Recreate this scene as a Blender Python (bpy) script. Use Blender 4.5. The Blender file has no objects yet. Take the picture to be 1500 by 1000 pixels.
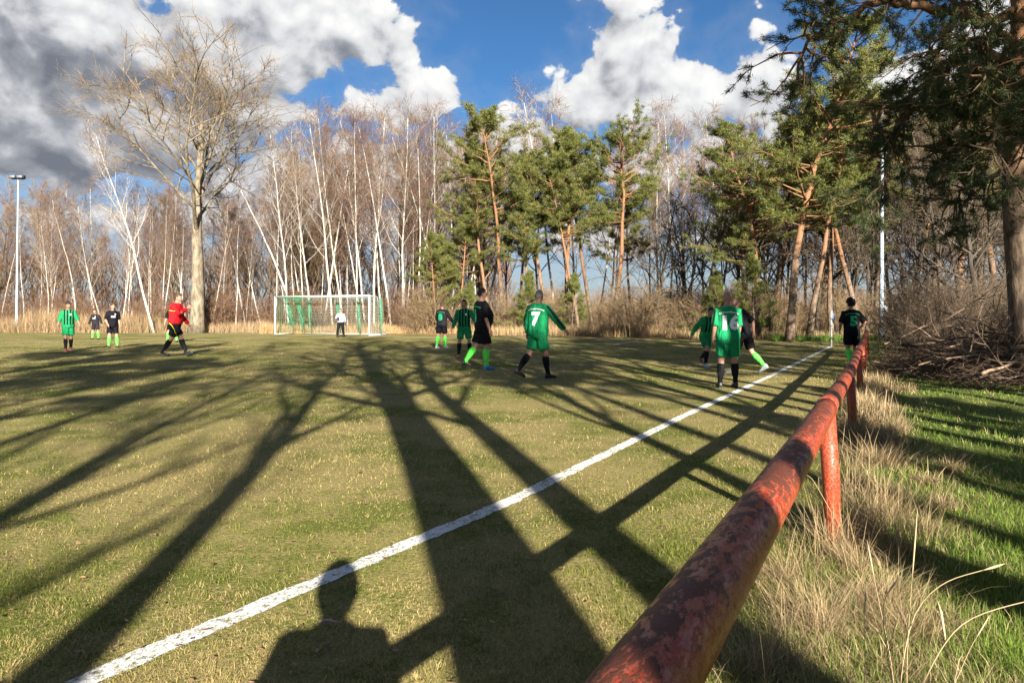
import bpy, math, random
import numpy as np
from mathutils import Vector, Matrix
from mathutils.bvhtree import BVHTree

R = math.radians
scene = bpy.context.scene
COL = scene.collection

# ------------------------------------------------------------------ camera
CAM_H = 1.45          # metres above the pitch
FOC = 1000.0          # focal length in photo pixels (24 mm equivalent)
HOR = 457.0           # photo row of the horizon
cam_data = bpy.data.cameras.new('camera')
cam_data.lens = 24.0
cam_data.sensor_width = 36.0
cam_data.shift_y = -(500.0 - HOR) / 1500.0
cam_data.clip_start = 0.05
cam_data.clip_end = 4000.0
cam = bpy.data.objects.new('camera', cam_data)
cam.location = (0, 0, CAM_H)
cam.rotation_euler = (R(90), 0, 0)
COL.objects.link(cam)
scene.camera = cam

# ------------------------------------------------------------------ light
SUN_EL = 22.5
SUN_DX = 0.205                       # sun stands behind the camera, a little to the right
to_sun = Vector((SUN_DX, -1.0, 0)).normalized() * math.cos(R(SUN_EL)) + Vector((0, 0, math.sin(R(SUN_EL))))
sun_data = bpy.data.lights.new('sun', 'SUN')
sun_data.energy = 5.0
sun_data.angle = R(0.53)
sun_data.color = (1.0, 0.925, 0.80)
sun = bpy.data.objects.new('sun', sun_data)
sun.rotation_euler = to_sun.to_track_quat('Z', 'Y').to_euler()
sun.location = (0, -30, 30)
COL.objects.link(sun)

vs = scene.view_settings
scene.display_settings.display_device = 'sRGB'
vs.view_transform = 'Standard'
vs.look = 'None'
vs.exposure = 1.95
vs.gamma = 1.0
vs.use_curve_mapping = False
scene.cycles.max_bounces = 6
scene.cycles.diffuse_bounces = 2
scene.cycles.glossy_bounces = 2
scene.cycles.transmission_bounces = 2
scene.cycles.transparent_max_bounces = 6
scene.cycles.use_denoising = True

# ------------------------------------------------------------------ node helpers
class NT:
    """thin wrapper that makes node trees short to write"""
    def __init__(self, tree):
        self.t = tree; self.n = tree.nodes; self.l = tree.links
    def new(self, typ, **kw):
        nd = self.n.new(typ)
        for k, v in kw.items(): setattr(nd, k, v)
        return nd
    def put(self, sock, v):
        if v is None: return
        if hasattr(v, 'is_output'): self.l.new(v, sock)
        else: sock.default_value = v
    def math(self, op, a, b=None, c=None, clamp=False):
        nd = self.new('ShaderNodeMath', operation=op, use_clamp=clamp)
        self.put(nd.inputs[0], a); self.put(nd.inputs[1], b); self.put(nd.inputs[2], c)
        return nd.outputs[0]
    def vmath(self, op, a, b=None):
        nd = self.new('ShaderNodeVectorMath', operation=op)
        self.put(nd.inputs[0], a); self.put(nd.inputs[1], b)
        return nd.outputs['Value'] if op in ('LENGTH', 'DOT_PRODUCT') else nd.outputs['Vector']
    def mix(self, f, a, b, blend='MIX'):
        nd = self.new('ShaderNodeMix', data_type='RGBA', blend_type=blend)
        self.put(nd.inputs[0], f); self.put(nd.inputs[6], a); self.put(nd.inputs[7], b)
        return nd.outputs[2]
    def noise(self, vec, scale, detail=3.0, rough=0.55, dist=0.0, lac=2.0, dim='3D'):
        nd = self.new('ShaderNodeTexNoise', noise_dimensions=dim)
        self.put(nd.inputs['Vector'], vec)
        nd.inputs['Scale'].default_value = scale; nd.inputs['Detail'].default_value = detail
        nd.inputs['Roughness'].default_value = rough; nd.inputs['Distortion'].default_value = dist
        nd.inputs['Lacunarity'].default_value = lac
        return nd.outputs[0]
    def step(self, v, a, b):
        nd = self.new('ShaderNodeMapRange', interpolation_type='SMOOTHSTEP')
        self.put(nd.inputs[0], v); self.put(nd.inputs[1], a); self.put(nd.inputs[2], b)
        return nd.outputs[0]
    def combine(self, x, y, z):
        nd = self.new('ShaderNodeCombineXYZ')
        self.put(nd.inputs[0], x); self.put(nd.inputs[1], y); self.put(nd.inputs[2], z)
        return nd.outputs[0]
    def coord(self, which='Object'):
        return self.new('ShaderNodeTexCoord').outputs[which]
    def scaled(self, vec, s):
        return self.vmath('MULTIPLY', vec, s)
    def sep(self, vec):
        nd = self.new('ShaderNodeSeparateXYZ'); self.put(nd.inputs[0], vec)
        return nd.outputs

MATS = {}
def material(name, rough=0.8, spec=0.3):
    m = bpy.data.materials.new(name); m.use_nodes = True
    g = NT(m.node_tree); p = g.n['Principled BSDF']
    p.inputs['Roughness'].default_value = rough
    p.inputs['Specular IOR Level'].default_value = spec
    MATS[name] = m
    return m, g, p
def bump(g, p, h, strength=0.3, dist=0.02):
    b = g.new('ShaderNodeBump'); b.inputs['Strength'].default_value = strength
    b.inputs['Distance'].default_value = dist
    g.l.new(h, b.inputs['Height']); g.l.new(b.outputs[0], p.inputs['Normal'])

def px_dir(x, y):
    """azimuth and elevation (radians) of a photo pixel"""
    az = math.atan((x - 750.0) / FOC)
    return az, math.atan((HOR - y) / FOC * math.cos(az))
def at(x, y, Y):
    """world point at depth Y that the photo shows at pixel (x, y)"""
    return Vector(((x - 750.0) / FOC * Y, Y, CAM_H - (y - HOR) / FOC * Y))
def gnd(x, y):
    """point of the flat pitch at pixel (x, y)"""
    Y = CAM_H * FOC / (y - HOR)
    return Vector(((x - 750.0) / FOC * Y, Y, 0))

# ------------------------------------------------------------------ sky with cumulus clouds
world = bpy.data.worlds.new('World'); scene.world = world
world.use_nodes = True
def build_sky():
    g = NT(world.node_tree)
    for nd in list(g.n): g.n.remove(nd)
    out = g.new('ShaderNodeOutputWorld'); bg = g.new('ShaderNodeBackground')
    g.l.new(bg.outputs[0], out.inputs[0])
    sky = g.new('ShaderNodeTexSky', sky_type='NISHITA', sun_disc=False)
    sky.sun_elevation = R(SUN_EL)
    sky.sun_rotation = math.atan2(to_sun.x, to_sun.y)
    sky.air_density = 1.0; sky.dust_density = 0.35; sky.ozone_density = 2.2
    # ---- cloud density as a function of azimuth / elevation
    grp = bpy.data.node_groups.new('cloud_field', 'ShaderNodeTree')
    grp.interface.new_socket('P', in_out='INPUT', socket_type='NodeSocketVector')
    grp.interface.new_socket('D', in_out='OUTPUT', socket_type='NodeSocketFloat')
    grp.interface.new_socket('Dark', in_out='OUTPUT', socket_type='NodeSocketFloat')
    grp.interface.new_socket('Billow', in_out='OUTPUT', socket_type='NodeSocketFloat')
    q = NT(grp); gi = q.new('NodeGroupInput'); go = q.new('NodeGroupOutput')
    P = gi.outputs[0]
    n_big = q.noise(P, 5.0, 2.0, 0.5, dim='2D')
    wv = q.new('ShaderNodeTexNoise', noise_dimensions='2D'); q.put(wv.inputs['Vector'], P)
    wv.inputs['Scale'].default_value = 9.0; wv.inputs['Detail'].default_value = 3.0
    warp = q.vmath('SUBTRACT', wv.outputs['Color'], (0.5, 0.5, 0.5))
    PW = q.vmath('ADD', P, q.scaled(warp, (0.07, 0.06, 0.0)))
    blobs = [  # photo px: cx, cy, rx, ry, gain
        (110, 60, 300, 120, 1.25), (60, 175, 270, 110, 1.2), (270, 215, 190, 75, 1.0), (330, 110, 160, 120, 1.0),
        (20, 225, 85, 55, 0.9), (480, 45, 160, 85, 1.1), (585, 62, 62, 52, 0.8), (400, 20, 150, 80, 1.0),
        (612, 150, 80, 44, 0.9), (560, 165, 60, 30, 0.7),
        (925, 85, 90, 105, 1.1), (905, 25, 55, 65, 0.9), (850, 150, 95, 50, 1.0), (985, 145, 120, 66, 1.0), (1090, 140, 95, 60, 0.8),
        (1085, 75, 40, 16, 0.12),
        (520, 255, 280, 55, 0.8), (330, 320, 200, 36, 0.8), (760, 230, 200, 60, 0.8), (720, 195, 90, 30, 0.7), (1080, 240, 260, 70, 0.85),
        (640, 340, 420, 40, 0.7), (1250, 330, 260, 60, 0.8), (60, 315, 90, 22, 0.5), (1400, 120, 200, 110, 0.8)]
    f = None
    for (cx, cy, rx, ry, gain) in blobs:
        a0, e0 = px_dir(cx, cy)
        a1 = px_dir(cx + rx, cy)[0]; a2 = px_dir(cx - rx, cy)[0]
        ea = (a1 - a2) / 2; ee = abs(px_dir(cx, cy - ry)[1] - px_dir(cx, cy + ry)[1]) / 2
        d = q.vmath('LENGTH', q.scaled(q.vmath('SUBTRACT', PW, (a0, e0, 0)), (1 / ea, 1 / ee, 0)))
        v = q.math('MULTIPLY', q.math('SUBTRACT', 1.0, d), gain)
        f = v if f is None else q.math('SMOOTH_MAX', f, v, 0.12)
    f = q.math('MAXIMUM', f, -0.8)
    # beyond the frame broken cumulus goes on, thinned out to lower the fill light
    az = q.sep(P)[0]
    beyond = q.step(q.math('ABSOLUTE', az), 0.70, 0.95)
    high = q.step(q.sep(P)[1], 0.46, 0.62)
    beyond = q.math('MAXIMUM', beyond, high)
    gen = q.math('MULTIPLY', q.math('SUBTRACT', n_big, 0.57), 4.5)
    mx = q.new('ShaderNodeMix', data_type='FLOAT')
    q.put(mx.inputs[0], beyond); q.put(mx.inputs[2], f); q.put(mx.inputs[3], gen)
    f = mx.outputs[0]
    Q = q.scaled(P, (1.0, 1.25, 1.0))
    n1 = q.noise(Q, 13.0, 7.0, 0.56, 0.25, dim='2D')
    vor = q.new('ShaderNodeTexVoronoi', feature='SMOOTH_F1', voronoi_dimensions='2D'); q.put(vor.inputs['Vector'], q.vmath('ADD', Q, q.scaled(warp, (0.05, 0.05, 0))))
    vor.inputs['Scale'].default_value = 22.0; vor.inputs['Smoothness'].default_value = 0.6
    vor.inputs['Detail'].default_value = 1.0; vor.inputs['Roughness'].default_value = 0.5
    puff = q.math('SUBTRACT', 0.42, vor.outputs['Distance'])
    dens = q.math('ADD', f, q.math('MULTIPLY', q.math('SUBTRACT', n1, 0.5), 1.7))
    dens = q.math('ADD', dens, q.math('MULTIPLY', puff, 0.40))
    q.l.new(dens, go.inputs[0])
    # thick part of the big cloud on the left: we look at its shaded underside
    a0, e0 = px_dir(130, 150)
    dk = q.vmath('LENGTH', q.scaled(q.vmath('SUBTRACT', PW, (a0, e0, 0)), (1 / 0.26, 1 / 0.15, 0)))
    dark = q.step(dk, 1.25, 0.35)
    q.l.new(dark, go.inputs[1])
    q.l.new(q.math('ADD', q.math('SUBTRACT', n1, 0.5), q.math('MULTIPLY', puff, 0.5)), go.inputs[2])
    # ---- use it
    D = g.sep(g.coord('Generated'))
    hyp = g.math('SQRT', g.math('ADD', g.math('MULTIPLY', D[0], D[0]), g.math('MULTIPLY', D[1], D[1])))
    az = g.math('ARCTAN2', D[0], D[1]); el = g.math('ARCTAN2', D[2], hyp)
    P0 = g.combine(az, el, 0.0)
    def field(vec):
        nd = g.new('ShaderNodeGroup'); nd.node_tree = grp; g.put(nd.inputs[0], vec); return nd.outputs
    F0 = field(P0)
    F1 = field(g.vmath('ADD', P0, (0.012, 0.030, 0.0)))     # towards the sun: up and right
    mask = g.step(F0[0], 0.0, 0.16)
    thin = g.step(F0[0], -0.55, 0.20)
    lit = g.math('ADD', 0.66, g.math('MULTIPLY', g.math('SUBTRACT', F0[0], F1[0]), 0.50))
    lit = g.math('SUBTRACT', lit, g.math('MULTIPLY', g.math('MAXIMUM', g.math('SUBTRACT', F0[0], 0.45), 0.0), 0.12))
    lit = g.math('SUBTRACT', lit, g.math('MULTIPLY', F0[1], 0.29))
    lit = g.math('ADD', lit, g.math('MULTIPLY', F0[2], 0.42))
    lit = g.math('MINIMUM', g.math('MAXIMUM', lit, 0.0), 1.0)
    ramp = g.new('ShaderNodeValToRGB'); g.l.new(lit, ramp.inputs[0])
    cr = ramp.color_ramp; cr.elements[0].position = 0.0; cr.elements[0].color = (0.050, 0.055, 0.066, 1)
    cr.elements[1].position = 1.0; cr.elements[1].color = (0.262, 0.262, 0.258, 1)
    e = cr.elements.new(0.30); e.color = (0.095, 0.100, 0.111, 1)
    e = cr.elements.new(0.60); e.color = (0.190, 0.193, 0.199, 1)
    sk = g.mix(1.0, sky.outputs[0], (0.128, 0.222, 0.305, 1), 'MULTIPLY')
    # pale veil of far cloud low over the horizon
    low = g.math('MULTIPLY', g.step(el, 0.26, 0.02), 0.70)
    base = g.mix(low, sk, (1.35, 1.40, 1.54, 1))
    base = g.mix(g.math('MULTIPLY', thin, 0.16), base, (1.3, 1.38, 1.55, 1))
    colr = g.mix(mask, base, g.vmath('MULTIPLY', ramp.outputs[0], (10, 10, 10)))
    g.l.new(colr, bg.inputs['Color'])
    bg.inputs['Strength'].default_value = 0.1
build_sky()
world.cycles.sampling_method = 'MANUAL'
world.cycles.sample_map_resolution = 512

# ------------------------------------------------------------------ mesh helpers
class MB:
    """collects triangles (numpy) and links them as one mesh object"""
    def __init__(self):
        self.V = []; self.F = []; self.C = []; self.M = []; self.n = 0
    def add(self, v, f, col=None, mat=0):
        v = np.asarray(v, dtype=np.float32).reshape(-1, 3); f = np.asarray(f, dtype=np.int32).reshape(-1, 3)
        self.V.append(v); self.F.append(f + self.n)
        if col is None: col = (1, 1, 1)
        c = np.asarray(col, dtype=np.float32)
        if c.ndim == 1: c = np.broadcast_to(c, (len(v), 3))
        self.C.append(c); self.M.append(np.full(len(f), mat, dtype=np.int32)); self.n += len(v)
    def arrays(self):
        return (np.concatenate(self.V), np.concatenate(self.F), np.concatenate(self.C), np.concatenate(self.M))
    def add_arrays(self, arr, loc=(0, 0, 0), rz=0.0, s=(1, 1, 1)):
        v, f, c, m = arr
        w = v * np.asarray(s, dtype=np.float32)
        ca, sa = math.cos(rz), math.sin(rz)
        x = w[:, 0] * ca - w[:, 1] * sa + loc[0]; y = w[:, 0] * sa + w[:, 1] * ca + loc[1]
        self.V.append(np.stack([x, y, w[:, 2] + loc[2]], 1).astype(np.float32)); self.F.append(f + self.n)
        self.C.append(c); self.M.append(m); self.n += len(v)
    def mesh(self, name, mats, smooth=True, color=False):
        v, f, c, m = self.arrays()
        me = bpy.data.meshes.new(name)
        me.vertices.add(len(v)); me.vertices.foreach_set('co', v.ravel())
        me.loops.add(f.size); me.loops.foreach_set('vertex_index', f.ravel())
        me.polygons.add(len(f))
        me.polygons.foreach_set('loop_start', np.arange(0, f.size, 3, dtype=np.int32))
        me.polygons.foreach_set('loop_total', np.full(len(f), 3, dtype=np.int32))
        me.polygons.foreach_set('material_index', m)
        me.polygons.foreach_set('use_smooth', np.full(len(f), smooth, dtype=bool))
        if color:
            a = me.color_attributes.new('Col', 'FLOAT_COLOR', 'POINT')
            a.data.foreach_set('color', np.concatenate([c, np.ones((len(c), 1), np.float32)], 1).ravel())
        for mm in (mats if isinstance(mats, (list, tuple)) else [mats]): me.materials.append(mm)
        me.update(calc_edges=True)
        return me
    def build(self, name, mats, parent=None, smooth=True, color=False):
        return link(name, self.mesh(name, mats, smooth, color), parent)

def link(name, data, parent=None):
    o = bpy.data.objects.new(name, data); COL.objects.link(o)
    if parent is not None: o.parent = parent
    return o
def tag(o, label=None, cat=None, group=None, kind=None):
    if label: o['label'] = label
    if cat: o['category'] = cat
    if group: o['group'] = group
    if kind: o['kind'] = kind
    return o
def empty(name, loc=(0, 0, 0), rz=0.0):
    o = link(name, None); o.location = loc; o.rotation_euler = (0, 0, rz); o.empty_display_size = 0.2
    return o
def copy_thing(root):
    r = root.copy(); COL.objects.link(r)
    for ch in root.children:
        c = ch.copy(); COL.objects.link(c); c.parent = r
        for g2 in ch.children:
            d = g2.copy(); COL.objects.link(d); d.parent = c
    return r

def norm(a): return a / (np.linalg.norm(a, axis=-1, keepdims=True) + 1e-9)
def tube(mb, pts, rad, sides=6, cap=True, col=None, mat=0):
    p = np.asarray(pts, dtype=np.float64); k = len(p)
    r = np.asarray(rad, dtype=np.float64) if np.ndim(rad) else np.full(k, float(rad))
    t = norm(np.gradient(p, axis=0))
    d = p[-1] - p[0]
    ref = np.array([1.0, 0, 0]) if abs(d[0]) < 0.8 * np.linalg.norm(d) else np.array([0, 1.0, 0])
    n = norm(np.cross(t, ref)); b = np.cross(t, n)
    a = np.arange(sides) * 2 * math.pi / sides
    ring = p[:, None, :] + r[:, None, None] * (np.cos(a)[None, :, None] * n[:, None, :] + np.sin(a)[None, :, None] * b[:, None, :])
    v = ring.reshape(-1, 3)
    i = np.arange(k - 1)[:, None] * sides; j = np.arange(sides)[None, :]; j2 = (j + 1) % sides
    q0 = (i + j).ravel(); q1 = (i + j2).ravel(); q2 = (i + sides + j2).ravel(); q3 = (i + sides + j).ravel()
    f = np.concatenate([np.stack([q0, q2, q1], 1), np.stack([q0, q3, q2], 1)])
    if cap:
        v = np.concatenate([v, p[:1], p[-1:]])
        c0, c1 = k * sides, k * sides + 1; jj = np.arange(sides); kk = (jj + 1) % sides; o = (k - 1) * sides
        f = np.concatenate([f, np.stack([np.full(sides, c0), jj, kk], 1), np.stack([np.full(sides, c1), o + kk, o + jj], 1)])
    mb.add(v, f, col, mat)
def box(mb, c, s, rz=0.0, col=None, mat=0):
    x, y, z = s[0] / 2, s[1] / 2, s[2] / 2
    v = np.array([(a, b, d) for d in (-z, z) for b in (-y, y) for a in (-x, x)])
    ca, sa = math.cos(rz), math.sin(rz)
    v = np.stack([v[:, 0] * ca - v[:, 1] * sa, v[:, 0] * sa + v[:, 1] * ca, v[:, 2]], 1) + np.asarray(c)
    f = [(0, 2, 3), (0, 3, 1), (4, 5, 7), (4, 7, 6), (0, 1, 5), (0, 5, 4), (2, 6, 7), (2, 7, 3), (0, 4, 6), (0, 6, 2), (1, 3, 7), (1, 7, 5)]
    mb.add(v, f, col, mat)
class VNoise:
    """smooth value noise on the plane"""
    def __init__(self, seed): self.g = np.random.default_rng(seed).random((256, 256))
    def __call__(self, x, y):
        x = np.asarray(x, float); y = np.asarray(y, float)
        xi = np.floor(x).astype(int); yi = np.floor(y).astype(int); fx = x - xi; fy = y - yi
        fx = fx * fx * (3 - 2 * fx); fy = fy * fy * (3 - 2 * fy); g = self.g
        a = g[xi % 256, yi % 256]; b = g[(xi + 1) % 256, yi % 256]; c = g[xi % 256, (yi + 1) % 256]; d = g[(xi + 1) % 256, (yi + 1) % 256]
        return (a * (1 - fx) + b * fx) * (1 - fy) + (c * (1 - fx) + d * fx) * fy
    def fbm(self, x, y, o=3):
        s = 0; a = 0.5; t = 0
        for k in range(o): s = s + a * self(x * 2 ** k + 17 * k, y * 2 ** k + 31 * k); t += a; a *= 0.5
        return s / t
VN = VNoise(5)
def sstep(x, a, b):
    t = np.clip((np.asarray(x, float) - a) / (b - a), 0, 1); return t * t * (3 - 2 * t)
# ------------------------------------------------------------------ lie of the land
RAIL_X0, RAIL_K = -0.30, 0.532            # railing line: X = RAIL_X0 + RAIL_K * Y
RAIL_N = math.sqrt(1 + RAIL_K ** 2)
def rail_side(x, y):                      # metres beyond the railing, away from the pitch
    return (np.asarray(x, float) - (RAIL_X0 + RAIL_K * np.asarray(y, float))) / RAIL_N
def ground_z(x, y):
    x = np.asarray(x, float); y = np.asarray(y, float)
    s = rail_side(x, y)
    w = sstep(s, -0.35, 0.9) * (1 - sstep(y, 60, 90))
    near = 1 - sstep(np.hypot(x, y), 40, 60)
    return w * near * (0.07 + 0.10 * (VN.fbm(x * 0.8 + 40, y * 0.8 + 9) - 0.4))
# ---- materials of the ground
def ground_material():
    m, g, p = material('turf', 0.95, 0.1)
    P = g.coord('Object')
    big = g.noise(P, 0.45, 5.0, 0.62); mid = g.noise(P, 2.6, 5.0, 0.68); fine = g.noise(P, 34.0, 4.0, 0.7)
    streak = g.noise(g.scaled(P, (60.0, 22.0, 1.0)), 1.0, 3.0, 0.6)
    green = g.mix(fine, (0.048, 0.062, 0.011, 1), (0.135, 0.150, 0.030, 1))
    straw = g.mix(streak, (0.125, 0.100, 0.034, 1), (0.31, 0.255, 0.11, 1))
    f = g.math('ADD', g.math('MULTIPLY', big, 0.85), g.math('MULTIPLY', mid, 0.40))
    f = g.math('ADD', f, g.math('MULTIPLY', g.math('SUBTRACT', fine, 0.5), 0.5))
    c = g.mix(g.step(f, 0.50, 0.68), green, straw)
    soil = g.step(g.noise(P, 9.0, 3.0, 0.6), 0.60, 0.74)
    c = g.mix(g.math('MULTIPLY', soil, 0.5), c, (0.055, 0.042, 0.022, 1))
    # beyond the railing the turf is lush, under the trees it is litter
    xyz = g.sep(P)
    s = g.math('MULTIPLY', g.math('SUBTRACT', xyz[0], g.math('ADD', g.math('MULTIPLY', xyz[1], RAIL_K), RAIL_X0)), 1 / RAIL_N)
    s = g.math('ADD', s, g.math('MULTIPLY', g.math('SUBTRACT', mid, 0.5), 1.0))
    lush = g.mix(fine, (0.035, 0.060, 0.010, 1), (0.095, 0.140, 0.026, 1))
    c = g.mix(g.math('MULTIPLY', g.step(s, -0.9, 0.5), 0.75), c, lush)
    back = g.math('ADD', xyz[1], g.math('MULTIPLY', xyz[0], 0.45))
    back = g.math('ADD', back, g.math('MULTIPLY', g.math('SUBTRACT', big, 0.5), 5.0))
    litter = g.mix(fine, (0.10, 0.066, 0.030, 1), (0.29, 0.20, 0.10, 1))
    c = g.mix(g.step(back, 39.0, 42.5), c, litter)
    g.l.new(c, p.inputs['Base Color'])
    bump(g, p, g.math('ADD', fine, streak), 0.7, 0.03)
    return m
def attr_material(name, rough=0.9, trans=0.0, spec=0.15):
    m, g, p = material(name, rough, spec)
    a = g.new('ShaderNodeAttribute', attribute_name='Col')
    g.l.new(a.outputs['Color'], p.inputs['Base Color'])
    if trans:
        t = g.new('ShaderNodeBsdfTranslucent'); g.l.new(a.outputs['Color'], t.inputs['Color'])
        mx = g.new('ShaderNodeMixShader'); mx.inputs[0].default_value = trans
        g.l.new(p.outputs[0], mx.inputs[1]); g.l.new(t.outputs[0], mx.inputs[2])
        g.l.new(mx.outputs[0], g.n['Material Output'].inputs[0])
    return m
turf = ground_material()
blade_mat = attr_material('grass_blades', 0.75, 0.25)
dry_mat = attr_material('dry_grass', 0.8, 0.15)

def make_ground():
    u = np.linspace(-1, 1, 201)
    gx = np.sign(u) * (np.abs(u) * 24 + np.abs(u) ** 6 * 1900)
    w = np.linspace(-1, 1, 221)
    gy = 8 + np.sign(w) * (np.abs(w) * 24 + np.abs(w) ** 6 * 1900)
    X, Y = np.meshgrid(gx, gy, indexing='ij')
    V = np.stack([X, Y, ground_z(X, Y)], 2).reshape(-1, 3)
    n = len(gy); i, j = np.meshgrid(np.arange(len(gx) - 1), np.arange(n - 1), indexing='ij')
    a = (i * n + j).ravel(); b = a + n; c = b + 1; d = a + 1
    mb = MB(); mb.add(V, np.concatenate([np.stack([a, b, c], 1), np.stack([a, c, d], 1)]))
    o = mb.build('ground', turf)
    tag(o, 'mown football pitch turf with straw patches and rough verge', 'ground', kind='structure')
make_ground()

# ---- painted lines
TOUCH = [gnd(-260, 1180), gnd(115, 1000), gnd(480, 846), gnd(735, 740), gnd(1000, 610), gnd(1130, 550), gnd(1218, 507)]
CORNER = TOUCH[-1]
GOAL_R = Vector((-8.67, 41.5, 0)); GOAL_L = Vector((-15.4, 44.37, 0))
FAR_CORNER = Vector((-35.2, 48.6, 0))
def line_material():
    m, g, p = material('line_paint', 0.9, 0.1)
    P = g.coord('Object')
    n = g.noise(P, 26.0, 5.0, 0.7); n2 = g.noise(P, 3.0, 3.0, 0.6); st = g.noise(g.scaled(P, (90.0, 30.0, 1.0)), 1.0, 3.0, 0.6)
    w = g.step(g.math('ADD', g.math('ADD', g.math('MULTIPLY', n, 0.55), g.math('MULTIPLY', n2, 0.30)), g.math('MULTIPLY', st, 0.35)), 0.47, 0.64)
    c = g.mix(w, (0.13, 0.12, 0.05, 1), (0.60, 0.60, 0.585, 1))
    g.l.new(c, p.inputs['Base Color']); bump(g, p, g.math('ADD', n, st), 0.6, 0.02)
    return m
paint = line_material()
def painted_line(name, pts, width, label, ragged=0.012, kind='structure'):
    P = [np.array(p[:2]) for p in pts]; dense = []
    for a, b in zip(P[:-1], P[1:]):
        k = max(2, int(np.linalg.norm(b - a) / 0.06)) if len(P) > 3 or True else 2
        k = min(k, 500)
        dense += [a + (b - a) * t for t in np.linspace(0, 1, k, endpoint=False)]
    dense.append(P[-1]); d = np.array(dense)
    for _ in range(40):                      # round the joints between hand painted stretches
        d[1:-1] = 0.5 * d[1:-1] + 0.25 * (d[:-2] + d[2:])
    t = norm(np.gradient(d, axis=0)); n = np.stack([-t[:, 1], t[:, 0]], 1)
    rng = np.random.default_rng(len(pts)); k = len(d)
    e1 = width / 2 + ragged * (rng.random(k) - 0.5) * 2; e2 = width / 2 + ragged * (rng.random(k) - 0.5) * 2
    L = d + n * e1[:, None]; Rr = d - n * e2[:, None]
    v = np.zeros((2 * k, 3)); v[0::2, :2] = L; v[1::2, :2] = Rr
    v[:, 2] = ground_z(v[:, 0], v[:, 1]) + 0.005
    i = np.arange(k - 1) * 2
    mb = MB(); mb.add(v, np.concatenate([np.stack([i, i + 1, i + 3], 1), np.stack([i, i + 3, i + 2], 1)]))
    o = mb.build(name, paint)
    tag(o, label, 'pitch line', kind=kind)
    return d
touch_pts = painted_line('touch_line', TOUCH, 0.125, 'white chalk touchline running from the near corner to the corner flag')
painted_line('goal_line', [CORNER + Vector((0, 0.1, 0)), GOAL_R, GOAL_L, FAR_CORNER], 0.12, 'white goal line between the posts of the goal')
gdir = (GOAL_L - GOAL_R).normalized(); fdir = Vector((-gdir.y, gdir.x, 0)); fdir = fdir if fdir.y < 0 else -fdir
pa_r = GOAL_R - gdir * 16.5; pa_l = GOAL_L + gdir * 15.5
painted_line('penalty_area_line', [pa_r, pa_r + fdir * 5 + Vector((0.0, 0, 0)), ], 0.11, 'white side line of the penalty area beside the corner')
painted_line('penalty_area_line', [gnd(-40, 501.5), gnd(26, 501.5), gnd(300, 497.5), gnd(420, 496.5)], 0.12, 'white penalty area line behind the referee')
painted_line('penalty_area_line', [gnd(722, 513), gnd(760, 510), gnd(800, 506.5), gnd(900, 501)], 0.11, 'short white line across the pitch beside the player numbered seven')
# ------------------------------------------------------------------ bark and foliage materials
def bark(name, c1, c2, scale, zs=0.25, birch=False, top=None, ztop=(4, 8)):
    m, g, p = material(name, 0.9, 0.12)
    P = g.coord('Object')
    n = g.noise(g.scaled(P, (1, 1, zs)), scale, 5.0, 0.65)
    c = g.mix(g.step(n, 0.35, 0.65), c1 + (1,), c2 + (1,))
    if birch:
        mk = g.noise(g.scaled(P, (2.0, 2.0, 11.0)), 1.6, 3.0, 0.6)
        c = g.mix(g.step(mk, 0.60, 0.68), c, (0.05, 0.042, 0.036, 1))
        z = g.sep(P)[2]
        base = g.step(g.math('ADD', z, g.math('MULTIPLY', n, 1.2)), 1.5, 0.5)
        c = g.mix(g.math('MULTIPLY', base, 0.55), c, (0.10, 0.08, 0.06, 1))
    if top:
        z = g.math('ADD', g.sep(P)[2], g.math('MULTIPLY', g.math('SUBTRACT', n, 0.5), 2.5))
        tc = g.mix(n, top[0] + (1,), top[1] + (1,))
        c = g.mix(g.step(z, ztop[0], ztop[1]), c, tc)
    oi = g.new('ShaderNodeObjectInfo')
    c = g.mix(1.0, c, g.mix(oi.outputs['Random'], (0.8, 0.8, 0.8, 1), (1.1, 1.08, 1.05, 1)), 'MULTIPLY')
    g.l.new(c, p.inputs['Base Color']); bump(g, p, n, 0.6, 0.05)
    return m
birch_bark = bark('birch_bark', (0.30, 0.275, 0.24), (0.50, 0.47, 0.42), 3.0, 1.0, birch=True)
brown_bark = bark('brown_bark', (0.055, 0.042, 0.03), (0.17, 0.13, 0.09), 9.0)
dark_bark = bark('dark_bark', (0.035, 0.028, 0.022), (0.11, 0.09, 0.068), 9.0)  # shade on the right-hand trunks is put into this darker brown
oak_bark = bark('pale_bark', (0.10, 0.082, 0.058), (0.25, 0.21, 0.155), 7.0)
pine_bark = bark('pine_bark', (0.08, 0.058, 0.042), (0.19, 0.14, 0.10), 9.0, 0.35, top=((0.15, 0.078, 0.042), (0.27, 0.145, 0.080)), ztop=(2.5, 6.5))
twig_red = bark('birch_twigs', (0.105, 0.066, 0.047), (0.205, 0.135, 0.098), 2.0, 1.0)
twig_tan = bark('tan_twigs', (0.135, 0.095, 0.055), (0.27, 0.195, 0.115), 2.0, 1.0)
twig_dark = bark('dark_twigs', (0.06, 0.045, 0.032), (0.17, 0.125, 0.085), 2.0, 1.0)
twig_rust = bark('rusty_twigs', (0.105, 0.062, 0.040), (0.21, 0.130, 0.085), 2.0, 1.0)
needle_mat = attr_material('pine_needles', 0.65, 0.25, 0.3)

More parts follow.
